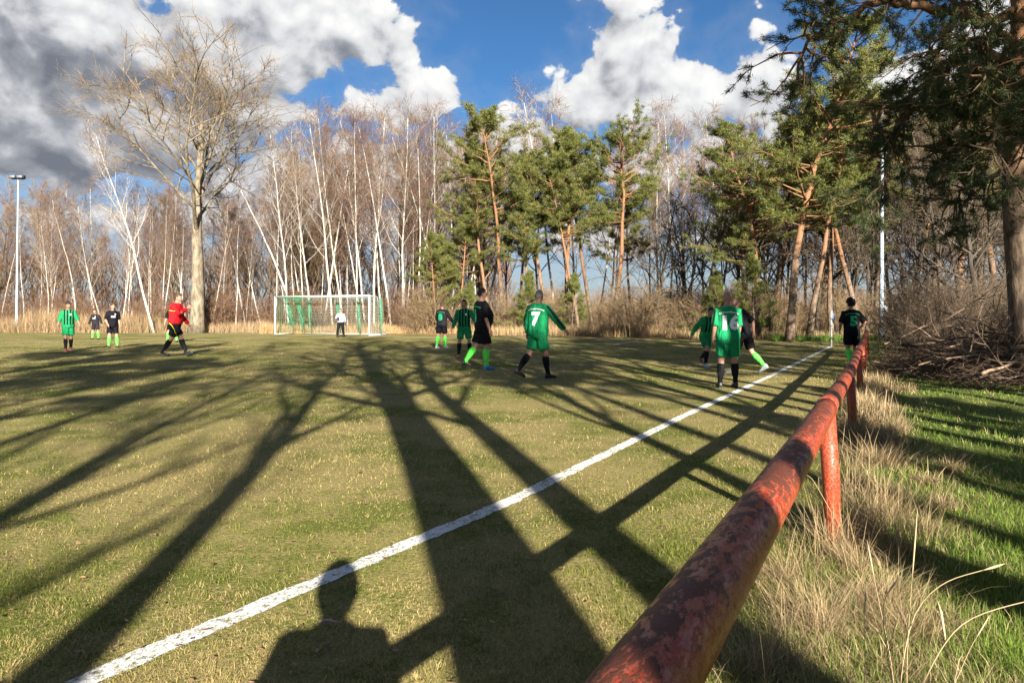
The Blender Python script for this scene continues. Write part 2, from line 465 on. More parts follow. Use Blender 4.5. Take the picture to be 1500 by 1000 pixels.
# ------------------------------------------------------------------ growing trees
def limb(rng, p, d, L, nseg, wander, lift):
    pts = [np.array(p, float)]; d = np.array(d, float)
    for k in range(nseg):
        d = d + rng.normal(0, wander, 3) + np.array([0, 0, lift]); d /= np.linalg.norm(d)
        pts.append(pts[-1] + d * (L / nseg))
    return np.array(pts)
def around(rng, t, ang, az):
    ref = np.array([0, 0, 1.0]) if abs(t[2]) < 0.9 else np.array([1.0, 0, 0])
    n = np.cross(t, ref); n /= np.linalg.norm(n); b = np.cross(t, n)
    return t * math.cos(ang) + (n * math.cos(az) + b * math.sin(az)) * math.sin(ang)
def pick(pts, u):
    s = u * (len(pts) - 1); i = min(int(s), len(pts) - 2); f = s - i
    return pts[i] * (1 - f) + pts[i + 1] * f, (pts[i + 1] - pts[i]) / (np.linalg.norm(pts[i + 1] - pts[i]) + 1e-9)
def twig_batch(mb, rng, P, D, L, r, droop, col=None):
    N = len(P); S = norm(np.cross(D, rng.normal(size=(N, 3)))); T = np.cross(D, S)
    D2 = norm(D + rng.normal(0, 0.18, (N, 3)) - np.array([0, 0, 1.0]) * np.asarray(droop).reshape(-1, 1))
    M = P + D * (L * 0.5)[:, None]; E = M + D2 * (L * 0.5)[:, None]
    rings = []
    for a in (0, 2.094, 4.189): rings.append(P + (S * math.cos(a) + T * math.sin(a)) * r[:, None])
    for a in (0, 2.094, 4.189): rings.append(M + (S * math.cos(a) + T * math.sin(a)) * (r * 0.75)[:, None])
    rings.append(E)
    v = np.stack(rings, 1).reshape(-1, 3)
    loc = np.array([(0, 1, 4), (0, 4, 3), (1, 2, 5), (1, 5, 4), (2, 0, 3), (2, 3, 5), (3, 4, 6), (4, 5, 6), (5, 3, 6)])
    f = (np.arange(N) * 7)[:, None, None] + loc[None]
    mb.add(v, f.reshape(-1, 3), col)
def twigs_on(mb, rng, hosts, per, L, r, droop, spread, t0=0.15):
    """hosts: polylines; grows fine twigs along them"""
    P = []; D = []
    for h in hosts:
        for u in rng.uniform(t0, 1.0, per):
            p, t = pick(h, u); P.append(p); D.append(around(rng, t, spread * rng.uniform(0.6, 1.3), rng.uniform(0, 6.283)))
    P = np.array(P); D = norm(np.array(D)); n = len(P)
    twig_batch(mb, rng, P, D, L * rng.uniform(0.5, 1.3, n), r * rng.uniform(0.7, 1.2, n), droop * rng.uniform(0.3, 1.4, n))
def bare_tree(seed, H, r0, first=0.35, n1=22, ang=0.75, ratio=0.38, lift=0.08, n2=6, n3=0, per=7, tw=(0.8, 0.007), droop=0.5,
              wander=0.05, lean=(0, 0), fine=1.0, shoulder=None, sides=7, taper=0.8, sub_lift=None, trunk_top=1.0):
    rng = np.random.default_rng(seed)
    trunk = MB(); br = MB(); tw_mb = MB()
    nseg = 14
    d0 = norm(np.array([lean[0], lean[1], 1.0]))
    tp = limb(rng, (0, 0, -0.15), d0, H * trunk_top, nseg, wander, 0.02)
    tr = r0 * (1 - np.linspace(0, 1, nseg + 1) ** 0.9 * taper); tr[0] *= 1.35; tr[-1] = min(tr[-1], 0.012 + r0 * 0.1)
    if shoulder: tr = np.where(np.linspace(0, 1, nseg + 1) > shoulder[0], tr * shoulder[1], tr)
    tube(trunk, tp, tr, 9)
    hosts = []
    for k in range(n1):
        u = first + (1 - first) * ((k + rng.random() * 0.8) / n1) ** 0.9
        u = min(u, 0.985)
        p, t = pick(tp, u)
        rr = np.interp(u, np.linspace(0, 1, nseg + 1), tr)
        L = H * ratio * (1.12 - 0.75 * (u - first) / (1 - first)) * rng.uniform(0.75, 1.2)
        d = around(rng, t, ang * rng.uniform(0.75, 1.25), k * 2.4 + rng.uniform(-0.5, 0.5))
        lp = limb(rng, p, d, L, 7, 0.09, lift)
        r1 = min(rr * 0.6, 0.02 + L * 0.016) * fine
        tube(br, lp, r1 * (1 - np.linspace(0, 0.85, 8)), 5, cap=False)
        hosts.append(lp[3:])
        for q in range(n2):
            u2 = 0.2 + 0.78 * (q + rng.random()) / n2
            p2, t2 = pick(lp, u2)
            L2 = L * rng.uniform(0.28, 0.5) * (1.15 - 0.5 * u2)
            lp2 = limb(rng, p2, around(rng, t2, rng.uniform(0.5, 0.95), rng.uniform(0, 6.283)), L2, 4, 0.12, lift * 0.6 if sub_lift is None else sub_lift)
            tube(br, lp2, np.maximum(r1 * 0.42 * (1 - np.linspace(0, 0.8, 5)), 0.006), 4, cap=False)
            hosts.append(lp2)
            for w in range(n3):
                p3, t3 = pick(lp2, 0.2 + 0.75 * rng.random())
                lp3 = limb(rng, p3, around(rng, t3, rng.uniform(0.45, 0.9), rng.uniform(0, 6.283)), L2 * rng.uniform(0.35, 0.6), 3, 0.12, lift * 0.5)
                tube(br, lp3, np.maximum(r1 * 0.2 * (1 - np.linspace(0, 0.7, 4)), 0.005), 3, cap=False)
                hosts.append(lp3)
    twigs_on(tw_mb, rng, hosts, per, tw[0], tw[1], droop, 0.65)
    return trunk, br, tw_mb
def tree_proto(name, parts, mats, labels=('trunk', 'branches', 'crown')):
    """meshes of one tree; returns them as (part name, mesh) pairs"""
    out = []
    for mb, m, l in zip(parts, mats, labels):
        if mb.n: out.append((l, mb.mesh(name + '_' + l, m, smooth=(l != 'needles'), color=(m is needle_mat))))
    return out
def plant(name, proto, loc, rz=0.0, s=1.0, label=None, cat='tree', group=None, sz=None):
    r = empty(name, (loc[0], loc[1], float(ground_z(loc[0], loc[1]))), rz)
    r.scale = (s, s, sz if sz else s)
    for l, me in proto:
        o = link(l, me, r)
        if l != 'trunk': o['kind'] = 'stuff'        # countless boughs, twigs and needles
    tag(r, label, cat, group)
    return r

def needle_batch(mb, rng, C, A, K, L, w, base=(0.080, 0.110, 0.028), warm=(0.190, 0.180, 0.045)):
    N = len(C)
    dirs = norm(A[:, None, :] * 0.75 + rng.normal(0, 0.62, (N, K, 3)))
    org = C[:, None, :] + rng.normal(0, L * 0.28, (N, K, 3))
    S = norm(np.cross(dirs, rng.normal(size=(N, K, 3))))
    ln = L * rng.uniform(0.6, 1.25, (N, K, 1)); ww = w * rng.uniform(0.7, 1.3, (N, K, 1))
    v = np.stack([org - S * ww, org + S * ww, org + dirs * ln], 2).reshape(-1, 3)
    f = np.arange(N * K * 3).reshape(-1, 3)
    t = np.clip(rng.normal(0.45, 0.28, (N, 1)), 0, 1); b = rng.uniform(0.75, 1.2, (N, 1))
    c = (np.array(base) * (1 - t) + np.array(warm) * t) * b
    mb.add(v, f, np.repeat(c, K * 3, axis=0))
def pine(seed, H, r0, first=0.45, whorls=13, per=5, ratio=0.24, K=15, nl=0.21, nw=0.0135, tufts=9, lean=(0, 0), flat=0.0, wander=0.035, shape='round', n2=7, dead=12):
    rng = np.random.default_rng(seed)
    trunk, br, nd = MB(), MB(), MB()
    tp = limb(rng, (0, 0, -0.15), norm(np.array([lean[0], lean[1], 1.0])), H, 14, wander, 0.02)
    tr = r0 * (1 - np.linspace(0, 1, 15) * 0.86); tr[0] *= 1.3
    tube(trunk, tp, tr, 9)
    C = []; A = []
    for k in range(whorls):
        u = first + (1 - first) * (k + 0.2) / whorls
        rel = (u - first) / (1 - first)
        prof = {'round': 0.55 + 0.75 * math.sin(math.pi * min(1, 0.18 + rel * 0.80)), 'cone': 1.35 - 1.05 * rel, 'umbrella': 0.45 + 0.95 * rel if rel < 0.85 else 0.8}[shape]
        for q in range(max(2, int(per * rng.uniform(0.6, 1.3)))):
            uu = min(0.99, u + rng.uniform(-0.02, 0.02)); p, t = pick(tp, uu)
            L = H * ratio * prof * (1 - 0.6 * rel ** 3) * rng.uniform(0.6, 1.2)
            ang = (1.45 - 0.75 * rel) * rng.uniform(0.85, 1.1)
            lp = limb(rng, p, around(rng, t, ang, rng.uniform(0, 6.283)), L, 6, 0.13, 0.05)
            rb = 0.012 + L * 0.014
            tube(br, lp, rb * (1 - np.linspace(0, 0.8, 7)), 4, cap=False)
            for w in range(n2):
                u2 = 0.3 + 0.7 * (w + rng.random()) / n2
                p2, t2 = pick(lp, min(u2, 0.999))
                L2 = L * rng.uniform(0.2, 0.42)
                lp2 = limb(rng, p2, norm(around(rng, t2, rng.uniform(0.4, 1.0), rng.uniform(0, 6.283)) * np.array([1, 1, 0.6])), L2, 3, 0.15, 0.10)
                tube(br, lp2, np.maximum(rb * 0.35 * (1 - np.linspace(0, 0.8, 4)), 0.005), 3, cap=False)
                for e in range(tufts):
                    c, a = pick(lp2, 0.25 + 0.75 * rng.random()); C.append(c + rng.normal(0, 0.07, 3)); A.append(a * 0.6 + np.array([0, 0, 0.5]))
    for k in range(dead):                     # dead snags under the crown
        u = rng.uniform(min(0.15, first * 0.5), first); p, t = pick(tp, u)
        lp = limb(rng, p, around(rng, t, rng.uniform(1.2, 1.8), rng.uniform(0, 6.283)), rng.uniform(0.5, 1.8), 4, 0.15, -0.02)
        tube(br, lp, 0.018 * (1 - np.linspace(0, 0.8, 5)), 3, cap=False)
    needle_batch(nd, rng, np.array(C), norm(np.array(A)), K, nl, nw)
    return trunk, br, nd
NEEDLE_PARTS = ('trunk', 'branches', 'needles')

# ---- prototypes, each mesh is shared by all its copies
BIRCH = [tree_proto('birch', bare_tree(100 + i, 16.0, 0.080 + 0.012 * (i % 3), first=0.34, n1=20, ang=0.62, ratio=0.26, lift=0.09, n2=7, per=6,
                    tw=(0.95, 0.0080), droop=0.75, fine=0.62, wander=0.022 + 0.012 * (i % 4), lean=((-1) ** i * 0.03 * i, 0)), (birch_bark, birch_bark if i % 2 else twig_red, twig_red)) for i in range(7)]
ALDER = [tree_proto('alder', bare_tree(200 + i, 13.0, 0.10, first=0.22, n1=24, ang=0.7, ratio=0.27, lift=0.10, n2=6, per=7, tw=(0.75, 0.0080), droop=0.1,
                    wander=0.04), (brown_bark, twig_rust if i % 2 else twig_tan, twig_rust if i % 2 else twig_tan)) for i in range(4)]
DARKT = [tree_proto('oak', bare_tree(300 + i, 14.0, 0.20, first=0.22, n1=20, ang=0.95, ratio=0.34, lift=0.05, n2=8, n3=2, per=5, tw=(0.6, 0.008), droop=0.05,
                    wander=0.045), (dark_bark, dark_bark, twig_dark)) for i in range(3)]
PINES = [tree_proto('pine', pine(400, 15.5, 0.15, 0.56, 10, 5, 0.17, shape='round'), (pine_bark, pine_bark, needle_mat), NEEDLE_PARTS),
         tree_proto('pine', pine(401, 15.0, 0.15, 0.48, 11, 5, 0.17, shape='cone'), (pine_bark, pine_bark, needle_mat), NEEDLE_PARTS),
         tree_proto('pine', pine(402, 15.0, 0.19, 0.58, 9, 6, 0.24, shape='umbrella', wander=0.05), (pine_bark, pine_bark, needle_mat), NEEDLE_PARTS),
         tree_proto('pine', pine(403, 16.5, 0.18, 0.36, 14, 5, 0.17, shape='round'), (pine_bark, pine_bark, needle_mat), NEEDLE_PARTS)]
YOUNG = [tree_proto('young_pine', pine(410 + i, 6.0, 0.07, 0.12, 10, 5, 0.26, shape='cone', n2=5, tufts=6, dead=3), (pine_bark, pine_bark, needle_mat), NEEDLE_PARTS) for i in range(2)]

def tall(ytop, Y): return CAM_H + (HOR - ytop) / FOC * Y
rng = np.random.default_rng(77)
# ---- the big bare tree on the left
big = bare_tree(34, 15.5, 0.39, first=0.42, n1=15, ang=0.62, ratio=0.70, lift=0.085, n2=10, n3=5, per=5, tw=(1.0, 0.0080), fine=0.74, droop=-0.12, wander=0.03, taper=0.72, sub_lift=0.06)
plant('bare_poplar', tree_proto('bare_poplar', big, (oak_bark, oak_bark, twig_tan)), (-0.462 * 47.5, 47.5), 1.0, 1.36,
      'huge bare tree with thick pale trunk towering over the birches', 'tree', None, 0.96)

# ---- birches: (photo x, depth, photo y of the top, variant, turn)
front = [(35, 53, 300), (72, 52, 330), (112, 51, 292), (150, 52, 300), (178, 52, 270), (226, 47.5, 205), (238, 51, 280), (264, 52, 300), (274, 53, 330),
         (312, 50, 330), (330, 52, 300), (345, 50.5, 290), (362, 53, 260), (384, 54, 300), (404, 52, 240), (424, 50, 195), (433, 51, 200), (455, 49.5, 185), (474, 51, 170),
         (488, 50, 188), (503, 52, 175), (521, 50, 178), (536, 51, 165), (547, 49, 190), (558, 53, 172), (574, 50, 176), (588, 52, 180), (603, 51, 168), (617, 50, 185),
         (632, 52, 175), (646, 51, 190), (662, 50, 178), (681, 52, 195), (815, 53, 150), (836, 54, 168), (965, 47, 170), (983, 48, 165), (1003, 46, 175), (1062, 45, 160)]
ORD = 'first second third fourth fifth sixth seventh eighth ninth tenth eleventh twelfth thirteenth fourteenth fifteenth sixteenth seventeenth eighteenth nineteenth twentieth'.split()
zone_n = {}
for i, (px, Y, yt) in enumerate(front):
    X = (px - 750) / FOC * Y
    s = tall(yt, Y) / 16.0
    if px < 400 and px != 226: g2, lb = 'birches on the left behind the dry grass', 'white birch in the front row behind the dry grass'
    elif px < 700: g2, lb = 'birches behind the goal', 'slender white birch in the front row behind the goal'
    elif px < 900: g2, lb = 'birches rising over the central pines', 'pale birch rising above the middle pines'
    else: g2, lb = 'birches by the corner', 'thin pale birch between central pines and corner flag'
    zone_n[g2] = zone_n.get(g2, -1) + (px != 226)
    lb = lb + ', ' + ORD[max(0, zone_n[g2])] + ' from the left'
    if px == 226: g2, lb = None, 'white birch leaning to the left beside the huge bare tree'
    o = plant('birch_tree', BIRCH[i % 7], (X, Y), rng.uniform(0, 6.28), s, lb, 'birch', g2)
    if px == 226:
        o.rotation_euler = (0, R(-8), R(10)); o.scale = (0.85, 0.85, 0.92)
    else: o.rotation_euler = (R(rng.normal(0, 2.0)), R(rng.normal(0, 2.5)), rng.uniform(0, 6.28))
# ---- thinner birches in the second row
for k in range(30):
    px = rng.uniform(240, 700) if k < 22 else rng.uniform(-20, 240); Y = rng.uniform(51, 57)
    H_ = tall(rng.uniform(175, 290) if px > 430 else rng.uniform(270, 340), Y)
    o = plant('birch_tree', BIRCH[k % 7], ((px - 750) / FOC * Y, Y), rng.uniform(0, 6.28), 1.0,
              'very thin birch standing in the second row behind the goal end', 'birch', 'thin birches of the second row')
    o.scale = (H_ / 16 * 0.7, H_ / 16 * 0.7, H_ / 16); o.rotation_euler[1] = R(rng.normal(0, 2))
# ---- brown bare trees filling the wood
fill = []
for k in range(44):
    fill.append((rng.uniform(-120, 480), rng.uniform(53, 66), rng.uniform(265, 335)))
for k in range(40):
    fill.append((rng.uniform(430, 760), rng.uniform(53, 66), rng.uniform(195, 300)))
for k in range(24):
    fill.append((rng.uniform(740, 1300), rng.uniform(50, 62), rng.uniform(190, 300)))
for i, (px, Y, yt) in enumerate(fill):
    s = tall(yt, Y) / 13.0
    if px < 480: g2, lb = 'brown bare trees deep in the wood on the left', 'brown leafless tree deep in the wood beyond the dry grass'
    elif px < 760: g2, lb = 'brown bare trees deep in the wood behind the goal', 'brown leafless tree standing behind the birches of the goal end'
    else: g2, lb = 'brown bare trees behind the central pines', 'brown leafless tree showing through behind the central pines'
    plant('bare_tree', ALDER[i % 4] if i % 3 else BIRCH[i % 7], ((px - 750) / FOC * Y, Y), rng.uniform(0, 6.28), s if i % 3 else s * 13 / 16, lb, 'tree', g2)
# ---- pines in the middle
mid = [(640, 46, 330, 1, 'small pine', None), (672, 47, 300, 1, None, None), (716, 46, 205, 0, None, None), (738, 47, 158, 0, 'tall', None), (775, 45, 260, 1, None, None), (800, 46, 200, 0, None, None),
       (826, 46, 178, 1, None, None), (848, 45, 225, 0, None, None), (868, 47, 182, 0, None, None), (897, 45, 185, 2, 'umbrella', None), (925, 48, 260, 1, None, None), (760, 50, 240, 1, None, None)]
for i, (px, Y, yt, v, w, _) in enumerate(mid):
    H0 = (15.5, 15.0, 15.0, 16.5)[v]
    lb = {'small pine': 'low pine beside the goal at the end of the birches', 'tall': 'tallest pine of the middle group with a pointed top',
          'umbrella': 'pine with flat spreading crown and orange trunk in the middle group', None: 'green pine of the middle group, ' + ORD[sum(1 for m_ in mid if m_[4] is None and m_[0] < px)] + ' from the left'}[w]
    plant('pine_tree', PINES[v], ((px - 750) / FOC * Y, Y), rng.uniform(0, 6.28), tall(yt, Y) / H0 * 1.15, lb, 'pine', 'pines in the middle' if w is None else None, tall(yt, Y) / H0 * 0.95)
# ---- dark bare trees and pines towards the right
for i, (px, Y, yt, lb) in enumerate([(1035, 40, 205, 'dark bare tree with many fine branches behind the player numbered sixteen'), (960, 42, 290, 'thin dark bare tree to the right of the central pines'),
        (1000, 43, 300, 'slim dark bare tree behind the running striped player'), (1130, 38, 260, 'dark leaning bare tree behind the player in black'),
        (1345, 27, 190, 'dark bare tree just right of the tall lamp mast'), (1378, 24, 160, 'mossy dark tree trunk behind the heap of branches'), (1412, 26, 210, 'thin dark tree rising behind the brushwood heap'),
        (1440, 23, 150, 'bare tree with lit side beside the big pine'), (1250, 40, 230, 'bare tree behind the player numbered five'), (1225, 40, 250, 'grey bare tree beside the corner flag')]):
    plant('bare_tree', DARKT[i % 3], ((px - 750) / FOC * Y, Y), rng.uniform(0, 6.28), tall(yt, Y) / 14.0, lb, 'tree')
for i, (px, Y, yt, v, lb) in enumerate([(1157, 34, 22, 3, 'tallest pine behind the corner flag with an orange trunk'), (1110, 37, 175, 3, 'bushy pine left of the tall corner pine'),
        (1185, 36, 110, 0, 'pine with a bare orange trunk right of the tall corner pine'), (1218, 38, 150, 1, 'pine above the corner flag'), (1258, 38.5, 130, 0, 'pine directly left of the tall lamp mast'),
        (1328, 39, 150, 0, 'pine standing right behind the tall lamp mast'), (1090, 41, 240, 1, 'low pine behind the player numbered sixteen'),
        (1405, 41, 110, 3, 'pine rising behind the brushwood heap'), (1462, 38, 60, 0, 'slim pine behind the big near pine'), (1138, 43, 165, 1, 'narrow pine in the second row left of the tall corner pine'), (1203, 45, 150, 3, 'bushy pine in the second row above the corner flag'),
        (1286, 44, 160, 1, 'pine in the second row behind the tall lamp mast'), (1238, 47, 200, 0, 'small pine in the second row behind the player numbered five'), (1368, 42, 150, 3, 'bushy pine in the second row behind the brushwood heap'), (1432, 45, 130, 1, 'narrow pine in the second row near the right edge')]):
    H0 = (15.5, 15.0, 15.0, 16.5)[v]
    plant('pine_tree', PINES[v], ((px - 750) / FOC * Y, Y), rng.uniform(0, 6.28), tall(yt, Y) / H0 * 1.28, lb, 'pine', None, tall(yt, Y) / H0 * 0.97)
for i, (px, Y, yt, lb) in enumerate([(690, 45.5, 410, 'young bushy pine behind the striped player'), (770, 45, 395, 'young dark pine behind the player numbered seven'), (838, 45, 400, 'young pine right of the player numbered seven'),
        (1045, 38, 395, 'young dark pine behind the bald player'), (1105, 36, 370, 'young pine between the corner flag and the bald player'), (652, 47, 340, 'young pine at the end of the birch row'), (435, 49, 428, 'little pine just over the goal crossbar')]):
    plant('young_pine_tree', YOUNG[i % 2], ((px - 750) / FOC * Y, Y), rng.uniform(0, 6.28), tall(yt, Y) / 6.0, lb, 'pine')

for k in range(26):
    px = 1075 + 17.5 * k + rng.uniform(-8, 8); Y = rng.uniform(39, 56)
    o = plant('bare_tree', DARKT[k % 3], ((px - 750) / FOC * Y, Y), rng.uniform(0, 6.28), tall(rng.uniform(190, 300), Y) / 14.0 * 0.8,
              'slim dark leafless tree in the depth of the wood beyond the corner', 'tree', 'dark bare trees deep in the wood on the right', tall(rng.uniform(190, 300), Y) / 14.0)
# ---- the big near pine on the right, its boughs reach over the verge
def near_pine():
    rng = np.random.default_rng(9)
    trunk, br, nd = MB(), MB(), MB()
    base = np.array([9.95, 13.2, -0.1])
    tp = np.array([base, (9.9, 13.2, 1.5), (9.75, 13.2, 3.5), (9.8, 13.3, 5.2), (9.95, 13.3, 7.0), (10.0, 13.4, 9.0), (10.2, 13.5, 11.5), (10.1, 13.5, 14.0)])
    tube(trunk, tp, [0.31, 0.25, 0.23, 0.22, 0.20, 0.17, 0.12, 0.04], 12)
    boughs = []
    def bough(pts, r):
        p = np.array([np.array(at(*q)) for q in pts]); boughs.append((p, r))
    bough([(1492, 10, 13.3), (1442, 38, 12.9), (1400, 18, 12.5), (1330, 8, 12.0), (1285, 2, 11.6), (1235, 28, 11.3), (1195, 48, 11.1), (1168, 92, 11.0)], 0.11)
    bough([(1488, 90, 13.3), (1430, 75, 12.7), (1380, 110, 12.2), (1320, 150, 11.8), (1270, 165, 11.5)], 0.09)
    bough([(1488, 150, 13.3), (1420, 160, 12.6), (1350, 155, 12.2), (1322, 165, 12.0), (1312, 205, 11.9), (1300, 250, 11.8), (1278, 290, 11.6)], 0.07)
    bough([(1490, 210, 13.3), (1440, 205, 12.4), (1395, 225, 12.0), (1345, 215, 11.7)], 0.06)
    bough([(1485, 60, 13.3), (1440, 20, 13.8), (1380, -10, 14.2), (1300, -40, 14.4)], 0.08)
    bough([(1490, -60, 13.3), (1430, -90, 12.6), (1340, -120, 12.0), (1240, -110, 11.7)], 0.09)
    bough([(1490, 120, 13.3), (1540, 110, 12.5), (1600, 130, 11.9)], 0.08)
    bough([(1490, 30, 13.3), (1560, 0, 13.5), (1640, -10, 14.0)], 0.08)
    bough([(1490, 230, 13.3), (1450, 262, 12.9), (1410, 280, 12.6), (1390, 300, 12.5)], 0.04)
    bough([(1490, 130, 13.3), (1470, 100, 12.0), (1450, 95, 11.0), (1440, 120, 10.2)], 0.07)
    bough([(1490, 180, 13.3), (1475, 170, 12.0), (1462, 190, 11.0), (1450, 220, 10.4)], 0.06)
    bough([(1490, 60, 13.3), (1460, 50, 12.0), (1400, 60, 11.2), (1350, 85, 10.8)], 0.06)
    C = []; A = []
    for p, r in boughs:
        m = len(p); u = np.linspace(0, 1, m); uu = np.linspace(0, 1, 4 * m)
        q = np.stack([np.interp(uu, u, p[:, k]) for k in range(3)], 1)
        q[1:-1] += rng.normal(0, 0.03, q[1:-1].shape)
        tube(br, q, r * (1 - 0.82 * uu), 7)
        Lb = np.linalg.norm(p[-1] - p[0])
        for w in range(int(9 + 5 * Lb)):
            u2 = rng.uniform(0.22, 1.0); p2, t2 = pick(q, u2)
            L2 = rng.uniform(0.5, 1.25)
            l2 = limb(rng, p2, around(rng, t2, rng.uniform(0.5, 1.2), rng.uniform(0, 6.283)), L2, 5, 0.2, -0.04)
            tube(br, l2, 0.022 * (1 - np.linspace(0, 0.8, 6)), 4, cap=False)
            for e in range(5):
                p3, t3 = pick(l2, rng.uniform(0.25, 1.0))
                l3 = limb(rng, p3, around(rng, t3, rng.uniform(0.4, 1.0), rng.uniform(0, 6.283)), rng.uniform(0.2, 0.5), 3, 0.2, 0.03)
                tube(br, l3, 0.008, 3, cap=False)
                for h in range(7):
                    c, a = pick(l3, rng.uniform(0.25, 1.0)); C.append(c); A.append(a)
    needle_batch(nd, rng, np.array(C), norm(np.array(A)), 14, 0.085, 0.0045, (0.030, 0.055, 0.020), (0.062, 0.082, 0.024))  # needle colours darkened to carry the shade lying on this crown
    root = empty('pine_tree', (9.95, 13.2, 0))
    for mb, l, mt in ((trunk, 'trunk', pine_bark), (br, 'branches', pine_bark), (nd, 'needles', needle_mat)):
        mb.V = [v - np.array([9.95, 13.2, 0], dtype=np.float32) for v in mb.V]
        o = mb.build(l, mt, root, smooth=(l != 'needles'), color=(l == 'needles'))
        if l != 'trunk': o['kind'] = 'stuff'
    tag(root, 'big near pine whose dark boughs hang over the right edge', 'pine')
near_pine()

# ---- trees behind and beside the photographer: they throw the long shadows on the pitch
def shadow_tree(x0, d, proto, s, label, rz, cat='tree', name='bare_tree'):
    plant(name, proto, (x0 + SUN_DX * d, -d), rz, s, label, cat)
EDGE = [tree_proto('edge_tree', bare_tree(500, 17.0, 0.43, first=0.30, n1=20, ang=0.8, ratio=0.36, lift=0.06, n2=8, n3=2, per=4, tw=(0.8, 0.010), droop=0.0), (dark_bark, dark_bark, twig_dark)),
        tree_proto('edge_tree', bare_tree(501, 15.0, 0.22, first=0.35, n1=18, ang=0.7, ratio=0.30, lift=0.08, n2=7, n3=2, per=4, tw=(0.8, 0.010), droop=0.0), (dark_bark, dark_bark, twig_dark)),
        tree_proto('edge_tree', bare_tree(502, 15.0, 0.30, first=0.30, n1=14, ang=0.55, ratio=0.26, lift=0.10, n2=6, n3=2, per=4, tw=(0.8, 0.010), droop=0.0, shoulder=(0.27, 0.55)), (dark_bark, dark_bark, twig_dark)),
        tree_proto('edge_tree', bare_tree(503, 17.0, 0.15, first=0.5, n1=14, ang=0.6, ratio=0.20, lift=0.10, n2=6, n3=1, per=4, tw=(0.8, 0.010), droop=0.0), (dark_bark, dark_bark, twig_dark))]
shadow_tree(0.54, 5.0, EDGE[0], 1.0, 'thick bare tree right behind the photographer', 0.3)
shadow_tree(1.66, 5.5, EDGE[1], 1.1, 'bare tree to the right behind the photographer', 1.9)
shadow_tree(-3.0, 9.0, EDGE[1], 0.75, 'thin bare tree far behind the photographer', 4.0)
shadow_tree(-1.65, 6.5, EDGE[2], 1.0, 'bare tree to the left behind the photographer', 2.6)
shadow_tree(2.95, 3.2, EDGE[2], 0.95, 'thick bare tree on the verge at the right hand of the photographer', 1.1)
shadow_tree(4.3, 5.5, EDGE[3], 1.0, 'slim bare tree behind the verge, nearest to the young pine', 1.4)
shadow_tree(6.2, 1.0, EDGE[3], 0.9, 'slim bare tree on the verge beyond the young pine', 2.4)
shadow_tree(8.1, 0.5, EDGE[3], 1.0, 'slim bare tree on the verge towards the near pine', 3.4)
shadow_tree(-4.6, 12.0, EDGE[3], 1.1, 'slim bare tree far behind the railing on the left', 0.4)
shadow_tree(-9.5, 13.0, PINES[2], 1.15, 'spreading pine far behind the railing on the left', 0.9, 'pine', 'pine_tree')
shadow_tree(12.0, 11.0, PINES[0], 1.1, 'pine deep in the wood behind the verge', 0.2, 'pine', 'pine_tree')
shadow_tree(3.6, 7.0, PINES[2], 1.0, 'pine behind the railing near the photographer', 0.5, 'pine', 'pine_tree')
shadow_tree(-7.0, 12.0, PINES[0], 0.9, 'pine far behind the railing on the left', 1.5, 'pine', 'pine_tree')
shadow_tree(5.2, 3.0, EDGE[1], 0.9, 'bare tree on the verge beside the photographer', 5.0)
shadow_tree(7.2, -2.0, EDGE[1], 0.9, 'bare tree on the verge just out of view', 0.7)
shadow_tree(9.0, 2.0, PINES[0], 1.0, 'pine on the verge just out of view', 2.2, 'pine', 'pine_tree')
shadow_tree(10.6, -5.0, EDGE[1], 1.0, 'bare tree on the verge behind the near pine', 3.3)
shadow_tree(17.0, -1.0, PINES[3], 0.9, 'bushy pine on the verge to the right', 1.2, 'pine', 'pine_tree')
shadow_tree(14.5, -7.0, PINES[2], 1.0, 'spreading pine on the verge to the right', 4.2, 'pine', 'pine_tree')

plant('young_pine_tree', YOUNG[0], (5.5, 0.4), 1.0, 0.75, 'young bushy pine on the verge beside the photographer', 'pine')
plant('young_pine_tree', YOUNG[1], (7.4, 3.4), 2.0, 0.72, 'young pine on the verge in front of the near pine', 'pine')
# ---- far wood and thicket: masses nobody could count
def far_wood():
    mb = MB(); r = np.random.default_rng(31)
    t, b, w = bare_tree(600, 12.0, 0.12, first=0.2, n1=16, ang=0.7, ratio=0.3, lift=0.1, n2=5, per=7, tw=(1.0, 0.014), droop=0.1)
    arr = []
    for q in (t, b, w): arr.append(q.arrays())
    def put(x, y, s):
        a = r.uniform(0, 6.28)
        for q in arr: mb.add_arrays(q, (x, y, 0), a, (s, s, s))
    for k in range(34): Y = r.uniform(68, 90); put(r.uniform(-0.85, -0.02) * Y, Y, r.uniform(0.75, 1.05))
    for k in range(14): Y = r.uniform(120, 200); put(r.uniform(0.02, 0.85) * Y, Y, r.uniform(0.5, 0.8))
    o = mb.build('far_wood', twig_rust); tag(o, 'brown leafless wood far behind the birches and pines', 'wood', kind='stuff')
far_wood()
def far_belt():
    """dense far edge of the wood that closes the horizon"""
    mb = MB(); r = np.random.default_rng(32); n = 26000
    ang = r.uniform(-1.05, 1.05, n); D = r.uniform(75, 100, n)
    side = ang > 0.0; D = np.where(side, r.uniform(110, 180, n), D)
    P = np.stack([np.sin(ang) * D, np.cos(ang) * D, np.zeros(n)], 1)
    hmax = np.where(side, 5.5, 9.0)
    P[:, 2] = r.uniform(0, 1, n) ** 1.5 * hmax * 0.8
    d = norm(np.stack([r.normal(0, 0.35, n), r.normal(0, 0.35, n), np.ones(n)], 1))
    twig_batch(mb, r, P, d, r.uniform(0.8, 2.6, n), r.uniform(0.02, 0.06, n), 0 * D)
    o = mb.build('far_thicket', twig_rust); tag(o, 'brown thicket along the horizon behind all trees', 'thicket', kind='stuff')
far_belt()
